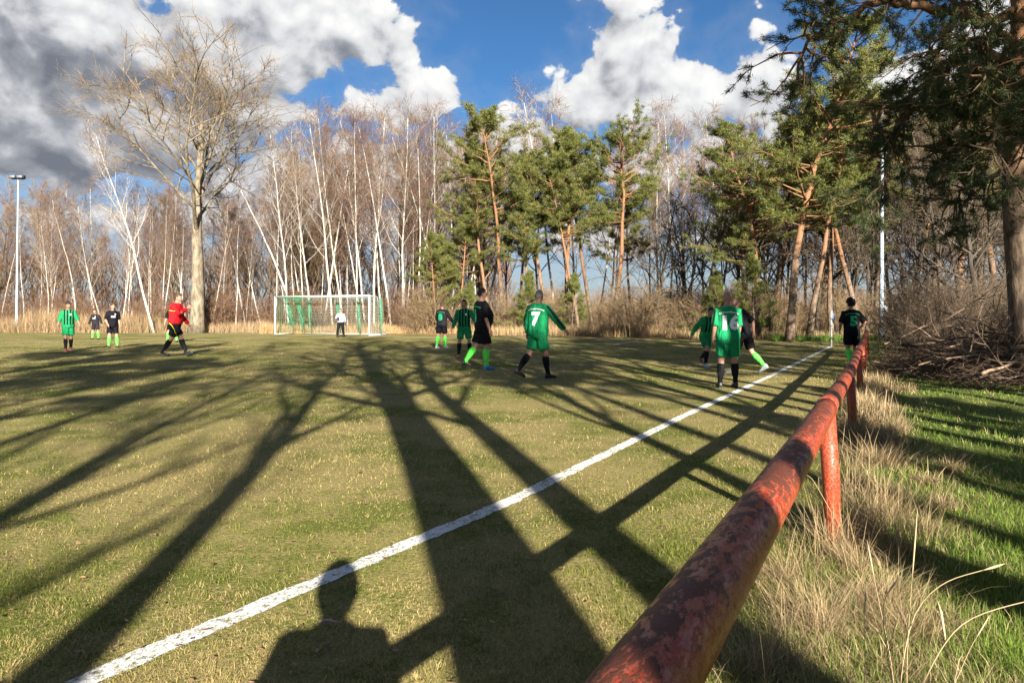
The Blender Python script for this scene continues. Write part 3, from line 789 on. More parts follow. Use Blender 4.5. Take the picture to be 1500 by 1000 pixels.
def shrub(seed, H, stems, per, r0=0.014):
    r = np.random.default_rng(seed); mb = MB(); hosts = []
    for k in range(stems):
        a = r.uniform(0, 6.283); t = r.uniform(0.05, 0.55)
        p = limb(r, (r.normal(0, 0.25), r.normal(0, 0.25), -0.05), (math.cos(a) * t, math.sin(a) * t, 1), H * r.uniform(0.55, 1.05), 6, 0.12, -0.01)
        tube(mb, p, r0 * (1 - np.linspace(0, 0.8, 7)), 3, cap=False); hosts.append(p)
        for q in range(4):
            p2, t2 = pick(p, r.uniform(0.25, 0.95))
            l2 = limb(r, p2, around(r, t2, r.uniform(0.4, 1.0), r.uniform(0, 6.283)), H * r.uniform(0.2, 0.4), 3, 0.12, 0.0)
            tube(mb, l2, r0 * 0.5 * (1 - np.linspace(0, 0.7, 4)), 3, cap=False); hosts.append(l2)
    twigs_on(mb, r, hosts, per, H * 0.2, r0 * 0.4, 0.1, 0.7)
    return mb.arrays()
def undergrowth():
    r = np.random.default_rng(41)
    S = [shrub(700 + i, 2.6, 12, 6) for i in range(3)]
    for nm, mat, rows, lab in (('undergrowth', twig_rust, [(-150, 480, 49, 56, 60, (0.7, 1.4)), (400, 700, 48, 54, 46, (0.5, 1.3))], 'reddish brown shrubs under the birches behind the goal'),
                               ('undergrowth', twig_tan, [(600, 960, 45, 50, 56, (0.6, 1.4)), (900, 1300, 38, 47, 90, (0.5, 1.35)), (960, 1700, 46, 70, 40, (0.7, 1.2))], 'tan shrubs under the pines of the middle group'),
                               ('undergrowth', twig_dark, [(1290, 1620, 20, 34, 66, (0.6, 1.25)), (1330, 1560, 16, 20, 16, (0.5, 0.9))], 'tangled dark shrubs behind the heap of branches')):
        mb = MB()
        for (x0, x1, y0, y1, n, sc) in rows:
            for k in range(n):
                Y = r.uniform(y0, y1); X = (r.uniform(x0, x1) - 750) / FOC * Y; s = r.uniform(*sc)
                mb.add_arrays(S[k % 3], (X, Y, 0), r.uniform(0, 6.28), (s * 1.1, s * 1.1, s))
        o = mb.build(nm, mat); tag(o, lab, 'shrubs', kind='stuff')
undergrowth()
# ------------------------------------------------------------------ weathered red pipe railing
def rail_material(name, dark):
    m, g, p = material(name, 0.42, 0.30)
    P = g.coord('Object')
    dx, dy = RAIL_K / RAIL_N, 1 / RAIL_N
    xyz = g.sep(P)
    run = g.math('ADD', g.math('MULTIPLY', xyz[0], dx), g.math('MULTIPLY', xyz[1], dy)); across = g.math('SUBTRACT', g.math('MULTIPLY', xyz[0], dy), g.math('MULTIPLY', xyz[1], dx))
    al = g.combine(g.math('MULTIPLY', run, 0.42), across, xyz[2])
    big = g.noise(al, 1.7, 4.0, 0.6); mid = g.noise(al, 10.0, 6.0, 0.68, 0.1); fl = g.noise(al, 42.0, 6.0, 0.70, 0.15); fine = g.noise(al, 160.0, 3.0, 0.6)
    red = g.mix(g.step(g.noise(al, 75.0, 4.0, 0.65), 0.485, 0.525), (0.28, 0.029, 0.010, 1), (0.37, 0.090, 0.046, 1))
    red = g.mix(g.math('MULTIPLY', g.step(mid, 0.35, 0.65), 0.6), red, (0.21, 0.042, 0.018, 1))
    rust = g.mix(fl, (0.030, 0.010, 0.008, 1), (0.150, 0.044, 0.022, 1))
    up = g.new('ShaderNodeNewGeometry').outputs['Normal']
    top = g.math('ADD', g.math('MULTIPLY', g.sep(up)[2], 0.17), g.math('ADD', g.math('MULTIPLY', mid, 0.30), g.math('MULTIPLY', big, 0.45)))
    f = g.step(g.math('ADD', top, g.math('MULTIPLY', fl, 0.90)), 0.90 + dark, 0.98 + dark)
    c = g.mix(f, red, rust)
    blk = g.step(g.math('ADD', g.math('MULTIPLY', mid, 0.6), g.math('MULTIPLY', fine, 0.4)), 0.63, 0.70)
    c = g.mix(g.math('MULTIPLY', blk, 0.8), c, (0.022, 0.012, 0.012, 1))
    g.l.new(c, p.inputs['Base Color'])
    g.l.new(g.math('ADD', 0.30, g.math('MULTIPLY', f, 0.28)), p.inputs['Roughness'])
    bump(g, p, g.math('ADD', g.math('MULTIPLY', g.step(fl, 0.45, 0.56), 0.5), g.math('MULTIPLY', fine, 0.6)), 0.5, 0.004)
    return m
rail_mat = rail_material('weathered_red_rail', 0.0)
post_mat = rail_material('red_post_paint', 0.16)
def railing():
    root = empty('pipe_railing', (1.96, 4.25, 0))
    off = np.array([1.96, 4.25, 0])
    zk = ([-12, 0, 4.2, 8, 12, 16, 20, 25], [1.02, CAM_H - 0.458, CAM_H - 0.584, CAM_H - 0.694, CAM_H - 0.700, CAM_H - 0.70, CAM_H - 0.695, CAM_H - 0.69])
    rz = lambda y: np.interp(y, *zk)
    posts = [-11.2, -7.3, -3.4, 0.45, 4.2, 8.0, 11.9, 15.8, 19.7, 23.6]
    rr = 0.060
    for a, b in zip(posts[:-1], posts[1:]):
        y = np.linspace(a, b, 14)
        sag = -0.012 * np.sin(np.linspace(0, math.pi, 14))
        p = np.stack([RAIL_X0 + RAIL_K * y, y, rz(y) + sag], 1) - off
        mb = MB(); tube(mb, p, rr, 28); mb.build('rail', rail_mat, root)
    for y in posts[1:]:
        x = RAIL_X0 + RAIL_K * y + 0.03
        z0 = float(ground_z(x, y)) - 0.1
        mb = MB(); tube(mb, np.array([(x + 0.01, y, z0), (x, y, (z0 + rz(y)) / 2), (x - 0.03, y, rz(y) - 0.02)]) - off, 0.051, 20)
        o = mb.build('post', post_mat, root)
        if y > 0.6:
            mb = MB(); w = np.array([x - 0.03, y, rz(y)]) - off
            d = np.array([RAIL_K, 1, 0]) / RAIL_N
            tube(mb, np.array([w - d * 0.03, w - d * 0.006, w + d * 0.006, w + d * 0.03]), [rr + 0.0005, rr + 0.005, rr + 0.005, rr + 0.0005], 28)
            mb.build('weld_ring', rail_mat, o)
    tag(root, 'long weathered red pipe railing along the touchline', 'railing')
railing()

# ------------------------------------------------------------------ goal with net
def plain(name, c, rough=0.5, spec=0.4, var=0.12, scale=6.0, metal=0.0):
    m, g, p = material(name, rough, spec)
    n = g.noise(g.coord('Object'), scale, 4.0, 0.6)
    lo = tuple(x * (1 - var) for x in c) + (1,); hi = tuple(min(1, x * (1 + var)) for x in c) + (1,)
    g.l.new(g.mix(n, lo, hi), p.inputs['Base Color']); p.inputs['Metallic'].default_value = metal
    return m
white_metal = plain('white_painted_metal', (0.42, 0.44, 0.46), 0.4)
net_green = plain('green_net_cord', (0.05, 0.27, 0.15), 0.8, 0.2)
net_white = plain('white_net_cord', (0.27, 0.31, 0.28), 0.8, 0.2)
def goal():
    root = empty('football_goal', GOAL_R); o3 = np.array(GOAL_R)
    Rb = np.array(GOAL_R); Lb = np.array(GOAL_L); up = np.array([0, 0, 2.44]); back = -np.array(fdir)
    def t(name, pts, r, mat, sides=12):
        mb = MB(); tube(mb, np.array(pts) - o3, r, sides); return mb.build(name, mat, root)
    t('goal_post', [Rb - [0, 0, 0.05], Rb + up], 0.055, white_metal); t('goal_post', [Lb - [0, 0, 0.05], Lb + up], 0.055, white_metal)
    g3 = np.array(gdir); t('crossbar', [Rb + up - g3 * 0.06, Lb + up + g3 * 0.06], 0.055, white_metal)
    for q in (Rb, Lb):
        t('net_bracket', [q + up, q + up + back * 0.45, q + up + back * 0.85 - [0, 0, 0.05], q + up * 0.75 + back * 0.95], 0.022, white_metal, 8)
    t('ground_bar', [Rb + back * 2.0 + [0, 0, 0.03], Lb + back * 2.0 + [0, 0, 0.03]], 0.025, white_metal, 8)
    for q in (Rb, Lb): t('ground_bar', [q + [0, 0, 0.03], q + back * 2.0 + [0, 0, 0.03]], 0.025, white_metal, 8)
    # cords of the net: roof, back and sides
    gm, wm = MB(), MB(); r = np.random.default_rng(3)
    def prof(s):     # profile from crossbar over the roof to the ground behind
        return np.array([(0, 2.42), (0.85, 2.36 - 0.10 * s), (0.98, 1.9), (1.25 + 0.05 * s, 1.1), (1.65, 0.45), (2.0, 0.05)])
    n = 60
    for k in range(n + 1):
        u = k / n; pr = prof(math.sin(u * math.pi * 3)); b = Rb + (Lb - Rb) * u
        p = b + back * pr[:, :1] + np.stack([0 * pr[:, 0], 0 * pr[:, 0], pr[:, 1]], 1)
        p = p + r.normal(0, 0.02, p.shape)
        tube((gm if (u > 0.70 or k % 4 == 0 or u < 0.06) else wm), p - o3, 0.0065, 3, cap=False)
    for k in range(22):
        v = k / 21; pr = prof(0); s = np.interp(v * 5, range(6), pr[:, 0]); z = np.interp(v * 5, range(6), pr[:, 1])
        us = np.linspace(0, 1, 13); p = Rb + (Lb - Rb) * us[:, None] + back * s + np.array([0, 0, z]) - np.array([0, 0, 1]) * (0.05 * np.abs(np.sin(us * math.pi * 4)) * (z > 0.3))[:, None]
        tube(wm, p[:10] - o3, 0.0065, 3, cap=False); tube(gm, p[9:] - o3, 0.0065, 3, cap=False)
    for q in (Rb, Lb):
        mbx = gm if q is Lb else wm
        for k in range(15):
            z = 0.1 + 2.3 * k / 14; dmax = np.interp(z, [0.05, 0.45, 1.1, 1.9, 2.36], [2.0, 1.65, 1.25, 0.98, 0.85])
            us = np.linspace(0, 1, 5); p = q + back * (dmax * us)[:, None] + np.array([0, 0, z]) - np.array([0, 0, 1]) * (0.05 * np.sin(us * math.pi))[:, None]
            tube(mbx, p - o3, 0.0065, 3, cap=False)
        for k in range(11):
            d = 2.0 * k / 10; zt = np.interp(d, [0.85, 0.98, 1.25, 1.65, 2.0], [2.36, 1.9, 1.1, 0.45, 0.05])
            tube(mbx, np.array([q + back * d + [0, 0, 0.04], q + back * d + [0, 0, zt * 0.5], q + back * d + [0, 0, zt]]) - o3, 0.0065, 3, cap=False)
    # bunched folds hanging from the crossbar
    for (u, w, top) in ((0.86, 0.16, 2.3), (0.72, 0.14, 2.25), (0.42, 0.08, 2.1), (0.2, 0.08, 2.2), (-0.03, 0.10, 2.3), (0.98, 0.12, 2.3)):
        b = Rb + (Lb - Rb) * u + back * 0.9
        for k in range(16):
            q = b + g3 * r.normal(0, w * 0.7); 
            zz = np.linspace(top, top - r.uniform(0.7, 2.2), 6)
            p = q + np.stack([r.normal(0, 0.03, 6), r.normal(0, 0.03, 6), np.maximum(zz, 0.05)], 1) + g3 * (np.linspace(0, 1, 6) ** 1.4 * -0.5)[:, None] * (1 if u > 0.8 else 0.2)
            tube(gm, p - o3, 0.008, 3, cap=False)
    o = wm.build('net', net_white, root); o['kind'] = 'stuff'; o = gm.build('net', net_green, root); o['kind'] = 'stuff'
    tag(root, 'white football goal with green and white net and the keeper in it', 'goal')
goal()

# ------------------------------------------------------------------ lamp masts and corner flags
mast_mat = plain('pale_mast_paint', (0.28, 0.34, 0.39), 0.45, 0.4, 0.22, 3.0)
dark_metal = plain('dark_lamp_metal', (0.035, 0.035, 0.04), 0.5)
lamp_glass = plain('lamp_glass', (0.16, 0.17, 0.19), 0.12, 0.6)
def mast(px, Y, ytop, r, label, lamp=True, lean=0.0, box_y=None):
    X = (px - 750) / FOC * Y; H = tall(ytop, Y)
    root = empty('lamp_mast', (X, Y, 0))
    z = np.linspace(-0.2, H, 9); mb = MB(); tube(mb, np.stack([lean * z, 0 * z, z], 1), r * (1 - 0.45 * np.linspace(0, 1, 9)), 12); mb.build('pole', mast_mat, root)
    mb = MB(); tube(mb, [(0, 0, -0.1), (0, 0, 0.9)], [r * 1.28, r * 1.2], 12); mb.build('base_sleeve', mast_mat, root)
    if box_y:
        mb = MB(); box(mb, (r + 0.07, -0.02, tall(box_y, Y)), (0.16, 0.14, 0.3)); mb.build('switch_box', white_metal, root)
    if lamp:
        mb = MB(); box(mb, (lean * H, 0, H), (0.9, 0.10, 0.08)); mb.build('crossarm', dark_metal, root)
        for dx in (-0.27, 0.27):
            mb = MB(); box(mb, (lean * H + dx, -0.10, H + 0.12), (0.46, 0.34, 0.22)); hd = mb.build('floodlight', dark_metal, root)
            mb = MB(); box(mb, (lean * H + dx, -0.275, H + 0.11), (0.40, 0.012, 0.17)); mb.build('lamp_glass', lamp_glass, hd)
    tag(root, label, 'lamp mast')
mast(24, 49.5, 262, 0.085, 'tall pale floodlight mast with dark lamps above the dry grass', lean=0.012)
mast(1291, 34.5, 140, 0.115, 'thick pale mast beside the player numbered five', lamp=True, lean=0.004, box_y=452)
flag_cloth = plain('blue_grey_flag', (0.10, 0.14, 0.22), 0.8, 0.2)
def corner_flag(loc, h, label, cloth=True):
    root = empty('corner_flag', loc)
    mb = MB(); tube(mb, [(0, 0, -0.1), (0.0, 0, h)], 0.026, 10); mb.build('pole', white_metal, root)
    mb = MB(); box(mb, (0, 0, h + 0.015), (0.045, 0.045, 0.03)); mb.build('cap', white_metal, root)
    if cloth:
        r = np.random.default_rng(8); V = []; F = []
        for i in range(7):
            for j in range(8):
                a = j / 7; zz = h - 0.03 - 0.40 * i / 6 - 0.10 * a
                V.append((0.028 + 0.09 * a * (1 - 0.5 * i / 6), 0.05 * math.sin(a * 9 + i * 0.4), zz))
        for i in range(6):
            for j in range(7):
                q = i * 8 + j; F += [(q, q + 1, q + 9), (q, q + 9, q + 8)]
        V = np.array(V); mb = MB(); mb.add(V, F); mb.add(V + [0, 0.006, 0], [f[::-1] for f in F]); mb.build('flag', flag_cloth, root)
    tag(root, label, 'corner flag')
corner_flag(CORNER, 1.5, 'corner flag post with furled dark flag at the end of the touchline')
corner_flag(FAR_CORNER, 1.25, 'short white corner post at the foot of the left lamp mast', cloth=False)

# ------------------------------------------------------------------ heap of cut branches on the right
def heap():
    r = np.random.default_rng(14)
    C = np.array([10.9, 14.0, 0.05]); root = empty('brushwood_heap', C)
    metas = []
    for k in range(8):
        mb = MB(); L = r.uniform(1.2, 2.8)
        p = limb(r, (-L / 2, 0, 0), (1, 0, 0.05), L, 8, 0.12, -0.02); tube(mb, p, r.uniform(0.016, 0.038) * (1 - np.linspace(0, 0.75, 9)), 6)
        for q in range(4):
            p2, t2 = pick(p, r.uniform(0.3, 0.95)); l2 = limb(r, p2, around(r, t2, r.uniform(0.4, 0.9), r.uniform(0, 6.283)), r.uniform(0.3, 0.9), 4, 0.15, 0)
            tube(mb, l2, 0.010 * (1 - np.linspace(0, 0.7, 5)), 4, cap=False)
        metas.append(mb.mesh('branch', brush_mat if k % 2 else brush_light))
    for k in range(120):
        o = link('branch', metas[k % 8], root)
        x = r.uniform(-2.1, 2.6); y = r.uniform(-1.6, 1.7)
        hz = 1.15 * max(0, 1 - (x / 3.4) ** 2) * max(0.1, 1 - (y / 1.9) ** 2)
        o.location = (x, y, 0.06 + hz * r.uniform(0.3, 1.0)); o.rotation_euler = (r.uniform(-3.1, 3.1), r.normal(0, 0.22), r.uniform(-0.9, 0.9) + (math.pi if r.random() < 0.5 else 0))
    mb = MB(); n = 3800
    x = r.uniform(-2.9, 3.2, n); y = r.uniform(-2.3, 1.8, n)
    hz = 1.0 * np.maximum(0, 1 - (x / 3.7) ** 2) * np.maximum(0.0, 1 - (y / 2.2) ** 2)
    P = np.stack([x, y, 0.02 + hz * r.random(n)], 1); a = r.uniform(0, 6.283, n)
    D = norm(np.stack([np.cos(a), np.sin(a) * 0.7, r.normal(0.05, 0.35, n)], 1))
    twig_batch(mb, r, P, D, r.uniform(0.25, 0.9, n), r.uniform(0.003, 0.008, n), r.uniform(-0.1, 0.3, n))
    o = mb.build('fine_twigs', brush_mat, root); o['kind'] = 'stuff'
    tag(root, 'heap of cut branches and twigs under the big pine', 'brushwood')
brush_mat = bark('brushwood', (0.045, 0.030, 0.022), (0.15, 0.105, 0.075), 12.0, 1.0)
brush_light = bark('pale_brushwood', (0.13, 0.09, 0.065), (0.30, 0.21, 0.15), 12.0, 1.0)
heap()
# ------------------------------------------------------------------ people
def fabric(name, c, rough=0.75, stripes=None, back_plain=True):
    m, g, p = material(name, rough, 0.12)
    P = g.coord('Object'); n = g.noise(P, 9.0, 3.0, 0.6); w = g.noise(g.scaled(P, (1, 1, 0.45)), 16.0, 2.0, 0.5)
    base = g.mix(n, tuple(x * 0.85 for x in c) + (1,), tuple(min(1, x * 1.15) for x in c) + (1,))
    if stripes:
        xyz = g.sep(P)
        s = g.math('SINE', g.math('MULTIPLY', xyz[0], 2 * math.pi / 0.088))
        f = g.step(s, -0.10, 0.10)
        inner = g.math('MULTIPLY', g.step(g.math('ABSOLUTE', xyz[0]), 0.175, 0.165), g.step(xyz[1], -0.01, 0.01))
        low = g.step(xyz[2], 0.93, 0.95)
        base = g.mix(g.math('MULTIPLY', g.math('MULTIPLY', f, inner), low), base, stripes + (1,))
    g.l.new(base, p.inputs['Base Color']); bump(g, p, w, 0.8, 0.05)
    return m
F_GREEN = fabric('green_jersey', (0.009, 0.220, 0.080)); F_STRIPE = fabric('striped_jersey', (0.010, 0.190, 0.068), stripes=(0.005, 0.007, 0.007))
F_SHORTS = fabric('green_shorts', (0.008, 0.185, 0.066)); F_BLACK = fabric('black_jersey', (0.005, 0.005, 0.007)); F_CHAR = fabric('charcoal_jersey', (0.017, 0.016, 0.020))
F_NEON = fabric('neon_green_socks', (0.10, 0.72, 0.075)); F_SOCK = fabric('black_socks', (0.008, 0.008, 0.010)); F_RED = fabric('red_referee_shirt', (0.50, 0.010, 0.016))
F_GREY = fabric('grey_keeper_shirt', (0.27, 0.29, 0.33)); F_COAT = fabric('dark_coat', (0.03, 0.03, 0.035)); F_GREYLEG = fabric('grey_knee_tights', (0.10, 0.085, 0.08))
def skin_mat(name, c):
    m, g, p = material(name, 0.55, 0.35)
    n = g.noise(g.coord('Object'), 14.0, 3.0, 0.6)
    g.l.new(g.mix(n, tuple(x * 0.88 for x in c) + (1,), tuple(x * 1.1 for x in c) + (1,)), p.inputs['Base Color'])
    p.inputs['Subsurface Weight'].default_value = 0.0
    return m
SKIN = skin_mat('light_skin', (0.36, 0.195, 0.135)); SKIN2 = skin_mat('tanned_skin', (0.26, 0.135, 0.088))
EYE = plain('eye_dark', (0.02, 0.015, 0.012), 0.2); LIP = plain('lips', (0.30, 0.10, 0.085), 0.5); BROW = plain('brow', (0.05, 0.03, 0.02), 0.8)
HAIR_D = plain('dark_hair', (0.018, 0.013, 0.010), 0.6, 0.3, 0.4, 40); HAIR_B = plain('brown_hair', (0.06, 0.035, 0.02), 0.6, 0.3, 0.4, 40)
HAIR_G = plain('grey_hair', (0.13, 0.12, 0.115), 0.7, 0.2, 0.4, 40); HAIR_S = plain('cropped_hair', (0.33, 0.18, 0.13), 0.8, 0.2, 0.4, 60)
BOOT = {k: plain(k + '_boots', c, 0.4, 0.5) for k, c in dict(black=(0.012, 0.012, 0.014), red=(0.50, 0.03, 0.04), orange=(0.60, 0.22, 0.03), blue=(0.03, 0.14, 0.42), silver=(0.42, 0.46, 0.46), brown=(0.035, 0.022, 0.018)).items()}
SOLE = plain('boot_sole', (0.05, 0.05, 0.05), 0.6); SOLE_W = plain('pale_sole', (0.55, 0.55, 0.55), 0.6)
PRINT_W = plain('white_print', (0.72, 0.74, 0.74), 0.7, 0.2); PRINT_G = plain('green_print', (0.02, 0.36, 0.15), 0.7, 0.2); TRIM_Y = plain('yellow_trim', (0.70, 0.62, 0.03), 0.7, 0.2); TRIM_B = plain('black_trim', (0.010, 0.012, 0.012), 0.8, 0.2)
GLOVE = fabric('dark_gloves', (0.03, 0.035, 0.035))

def loft(mb, rings, sides=14, mat=0):
    """rings: (centre, half axis a, half axis b) -> closed surface"""
    ang = np.arange(sides) * 2 * math.pi / sides; V = []
    for c, a, b in rings: V.append(np.asarray(c)[None] + np.cos(ang)[:, None] * np.asarray(a)[None] + np.sin(ang)[:, None] * np.asarray(b)[None])
    k = len(rings); v = np.concatenate(V + [np.asarray(rings[0][0])[None], np.asarray(rings[-1][0])[None]])
    i = np.arange(k - 1)[:, None] * sides; j = np.arange(sides)[None]; j2 = (j + 1) % sides
    q0, q1, q2, q3 = (i + j).ravel(), (i + j2).ravel(), (i + sides + j2).ravel(), (i + sides + j).ravel()
    jj = np.arange(sides); kk = (jj + 1) % sides; o = (k - 1) * sides; c0, c1 = k * sides, k * sides + 1
    f = np.concatenate([np.stack([q0, q1, q2], 1), np.stack([q0, q2, q3], 1), np.stack([np.full(sides, c0), kk, jj], 1), np.stack([np.full(sides, c1), o + jj, o + kk], 1)])
    a, b = rings[0][1], rings[0][2]; d = np.asarray(rings[-1][0]) - np.asarray(rings[0][0])
    if np.dot(np.cross(a, b), d) < 0: f = f[:, ::-1]
    mb.add(v, f, None, mat)
def frame(t, fwd):
    t = t / np.linalg.norm(t); x = np.cross(fwd, t); x /= np.linalg.norm(x); return t, x, np.cross(t, x)
def chain(mb, pts, rads, fwd, flat=1.0, sides=12):
    """limb through joints, radii interpolated with the given profile; flat squeezes it front to back"""
    pts = [np.asarray(p, float) for p in pts]; rings = []
    for i, p in enumerate(pts):
        t = pts[min(i + 1, len(pts) - 1)] - pts[max(i - 1, 0)]
        _, x, y = frame(t, fwd); r = rads[i]
        rings.append((p, x * r, y * r * flat))
    loft(mb, rings, sides)
def rotm(ax, a):
    return np.array(Matrix.Rotation(a, 3, ax))

PENDING = []   # (object, finisher) evaluated together once all people are laid out
def remeshed(name, mb, mat, parent, voxel, smooth=6):
    o = mb.build(name, mat, parent)
    m = o.modifiers.new('r', 'REMESH'); m.mode = 'VOXEL'; m.voxel_size = voxel; m.use_smooth_shade = True
    s = o.modifiers.new('s', 'SMOOTH'); s.factor = 0.5; s.iterations = smooth
    return o
def person(name, label, px, yfoot, yhead, yaw, spec, group='footballers on the pitch', Yfix=None):
    S = dict(lean=4, side=0, twist=0, R=(0, 3, 0), L=(0, 3, 0), aR=(0, 10, 12, 0), aL=(0, 10, 12, 0), head=(0, 0), girth=1.0, sleeve='short',
             shirt=F_GREEN, shorts=F_SHORTS, sock=F_SOCK, boots=('black', 'black'), hair=HAIR_D, hairstyle='short', skin=SKIN, belly=0.0, trousers=False, crouch=0.0, gloves=False)
    S.update(spec)
    Y = CAM_H * FOC / (yfoot - HOR) if Yfix is None else Yfix
    ht = (yfoot - yhead) / FOC * Y
    X = (px - 750) / FOC * Y
    root = empty(name, (X, Y, 0), R(yaw)); tag(root, label, 'person', group)
    g = S['girth']; fwd = np.array([0, 1.0, 0])
    # -- legs
    joints = {}; low = 9
    for sd, key in ((1, 'R'), (-1, 'L')):
        hf, ab, kf = (R(a) for a in S[key])
        hip = np.array([sd * 0.088, 0, 0.0])
        d1 = np.array([sd * math.sin(ab), math.sin(hf) * math.cos(ab), -math.cos(hf) * math.cos(ab)])
        knee = hip + d1 * 0.43; sh = hf - kf
        d2 = np.array([sd * math.sin(ab) * 0.6, math.sin(sh), -math.cos(sh)]); d2 /= np.linalg.norm(d2)
        ank = knee + d2 * 0.41
        pitch = max(-1.25, sh + R(12)) * 0.95 if sh < R(-22) else (0.25 if sh > R(14) else 0.0)
        toe = ank + np.array([0, math.cos(pitch) * 0.19, math.sin(pitch) * 0.19]) - np.array([0, -math.sin(pitch), math.cos(pitch)]) * 0.085
        heel = ank - np.array([0, math.cos(pitch) * 0.06, math.sin(pitch) * 0.06]) - np.array([0, -math.sin(pitch), math.cos(pitch)]) * 0.085
        low = min(low, toe[2], heel[2]); joints[key] = (hip, knee, ank, pitch)
    lift = np.array([0, 0, -low])
    J = {k: (v[0] + lift, v[1] + lift, v[2] + lift, v[3]) for k, v in joints.items()}
    pel = lift.copy()
    M = rotm('Z', R(S['twist'])) @ rotm('Y', R(S['side'])) @ rotm('X', -R(S['lean']))
    up = lambda p: pel + M @ np.asarray(p, float)
    head_c = np.array([0, 0.025, 0.722])
    top = up(head_c)[2] + 0.125
    k = ht / top                                              # scale so that the head reaches the photo's height
    root.scale = (k, k, k)
    body = MB()
    # torso of the body, hidden mostly under the shirt
    ex, ey = M @ np.array([1.0, 0, 0]), M @ np.array([0, 1.0, 0])
    def torso(grow, hem, rings=None):
        b = S['belly']
        prof = rings or [(0.06, 0.165, 0.115, 0.0), (0.16, 0.155, 0.11, 0.01), (0.28, 0.165, 0.112, 0.012), (0.40, 0.180, 0.115, 0.01), (0.48, 0.182, 0.098, -0.005), (0.535, 0.13, 0.075, -0.01), (0.57, 0.068, 0.062, -0.005)]
        out = []
        for z, a, c, y in prof:
            bb = b * math.exp(-((z - 0.20) / 0.14) ** 2)
            out.append((up((0, y + bb * 0.7, z)), ex * (a * g + grow + bb * 0.5), ey * (c * g + grow + bb)))
        return out
    loft(body, [(up((0, 0, -0.08)), ex * 0.09, ey * 0.08), (up((0, -0.01, -0.02)), ex * 0.150 * g, ey * 0.100 * g)] + torso(-0.012, 0), 18)
    chain(body, [up((0, -0.005, 0.53)), up((0, 0.005, 0.60)), up((0, 0.02, 0.68))], [0.064, 0.056, 0.054], fwd)
    sleeves = MB(); arms = {}
    for sd, key in ((1, 'aR'), (-1, 'aL')):
        fl, ab, el, inw = S[key]; fl, ab, el = R(fl), R(ab), R(el)
        sh0 = np.array([sd * 0.178 * (0.5 + 0.5 * g), 0, 0.475])
        d1 = np.array([sd * math.sin(ab), math.sin(fl) * math.cos(ab), -math.cos(fl) * math.cos(ab)])
        d2 = np.array([sd * math.sin(ab) * math.cos(el) - sd * inw * math.sin(max(el, 0.2)), math.sin(fl + el) * math.cos(ab), -math.cos(fl + el) * math.cos(ab)]); d2 /= np.linalg.norm(d2)
        elb = sh0 + d1 * 0.285; wr = elb + d2 * 0.255
        A, E, W = up(sh0), up(elb), up(wr); dh = M @ d2
        arms[key] = (A, E, W, dh, sd)
        chain(body, [A, A * 0.6 + E * 0.4, E, E * 0.7 + W * 0.3, W], [0.054, 0.052, 0.041, 0.042, 0.029], fwd + np.array([0.01, 0, 0.02]))
        # palm, then five fingers rooted in it
        _, hx, hy = frame(dh, np.array([sd * 0.9, 0.25, 0.1]))   # hx runs across the palm
        chain(body, [W, W + dh * 0.03, W + dh * 0.085], [0.028, 0.040, 0.038], np.array([sd * 0.9, 0.25, 0.1]), 0.5)
        arms[key] += (hx, hy)
    for key in ('R', 'L'):
        h, kn, an, pt = J[key]
        chain(body, [h + [0, 0, 0.03], h * 0.6 + kn * 0.4, kn + (h - kn) * 0.08, kn + (an - kn) * 0.1, kn * 0.66 + an * 0.34 + [0, -0.012, 0], kn * 0.3 + an * 0.7, an],
              [0.084 * g, 0.076 * g, 0.058 * g, 0.055 * g, 0.057 * g, 0.040, 0.034], fwd + np.array([0.01, 0.0, 0.02]))
        d = np.array([0, math.cos(pt), math.sin(pt)])
        chain(body, [an + [0, 0, 0.0], an + d * 0.06 - [0, 0, 0.03], an + d * 0.13 - [0, 0, 0.05]], [0.036, 0.034, 0.026], np.array([0, 0.3, 1.0]))
    bo = remeshed('body', body, [S['skin'], EYE, LIP, BROW], root, 0.0135 / max(k, 0.5) * 1.0, 4)
    # -- extra pieces of the same body mesh: head with face, fingers
    ext = MB()
    yaw_h, tilt = S['head']; H3 = M @ rotm('Z', R(yaw_h)) @ rotm('X', -R(tilt))
    hc = up(head_c)
    nu, nv = 32, 24; th = np.linspace(0, 2 * math.pi, nu, endpoint=False); ph = np.linspace(-math.pi / 2, math.pi / 2, nv)
    T, Pp = np.meshgrid(th, ph, indexing='ij')
    dx, dy, dz = np.cos(Pp) * np.sin(T), np.cos(Pp) * np.cos(T), np.sin(Pp)
    jaw = np.where(dz < 0, 1 - 0.30 * (-dz) ** 1.4, 1.0)
    hx_ = 0.075 * dx * jaw; hy_ = 0.094 * dy * np.where(dz < 0, 1 - 0.12 * (-dz) ** 2, 1) + 0.012 * np.clip(-dz, 0, 1); hz_ = 0.122 * dz
    front = np.clip(dy, 0, 1) ** 2
    gz = lambda z0, s: np.exp(-((hz_ - z0) / s) ** 2)
    gx = lambda x0, s: np.exp(-((hx_ - x0) / s) ** 2)
    hy_ = hy_ + front * (0.022 * gx(0, 0.011) * gz(-0.030, 0.016) + 0.010 * gx(0, 0.010) * gz(-0.008, 0.02) - 0.009 * (gx(0.031, 0.014) + gx(-0.031, 0.014)) * gz(0.002, 0.012) + 0.006 * gz(0.025, 0.012) + 0.005 * gx(0, 0.02) * gz(-0.066, 0.010) + 0.010 * gx(0, 0.022) * gz(-0.100, 0.014))
    HV = np.stack([hx_, hy_, hz_], 2).reshape(-1, 3)
    i, j = np.meshgrid(np.arange(nu), np.arange(nv - 1), indexing='ij'); a = (i * nv + j).ravel(); b = (((i + 1) % nu) * nv + j).ravel()
    HF = np.concatenate([np.stack([a, b + 1, b], 1), np.stack([a, a + 1, b + 1], 1)])
    place = lambda v: (np.asarray(v) @ H3.T) + hc
    ext.add(place(HV), HF)
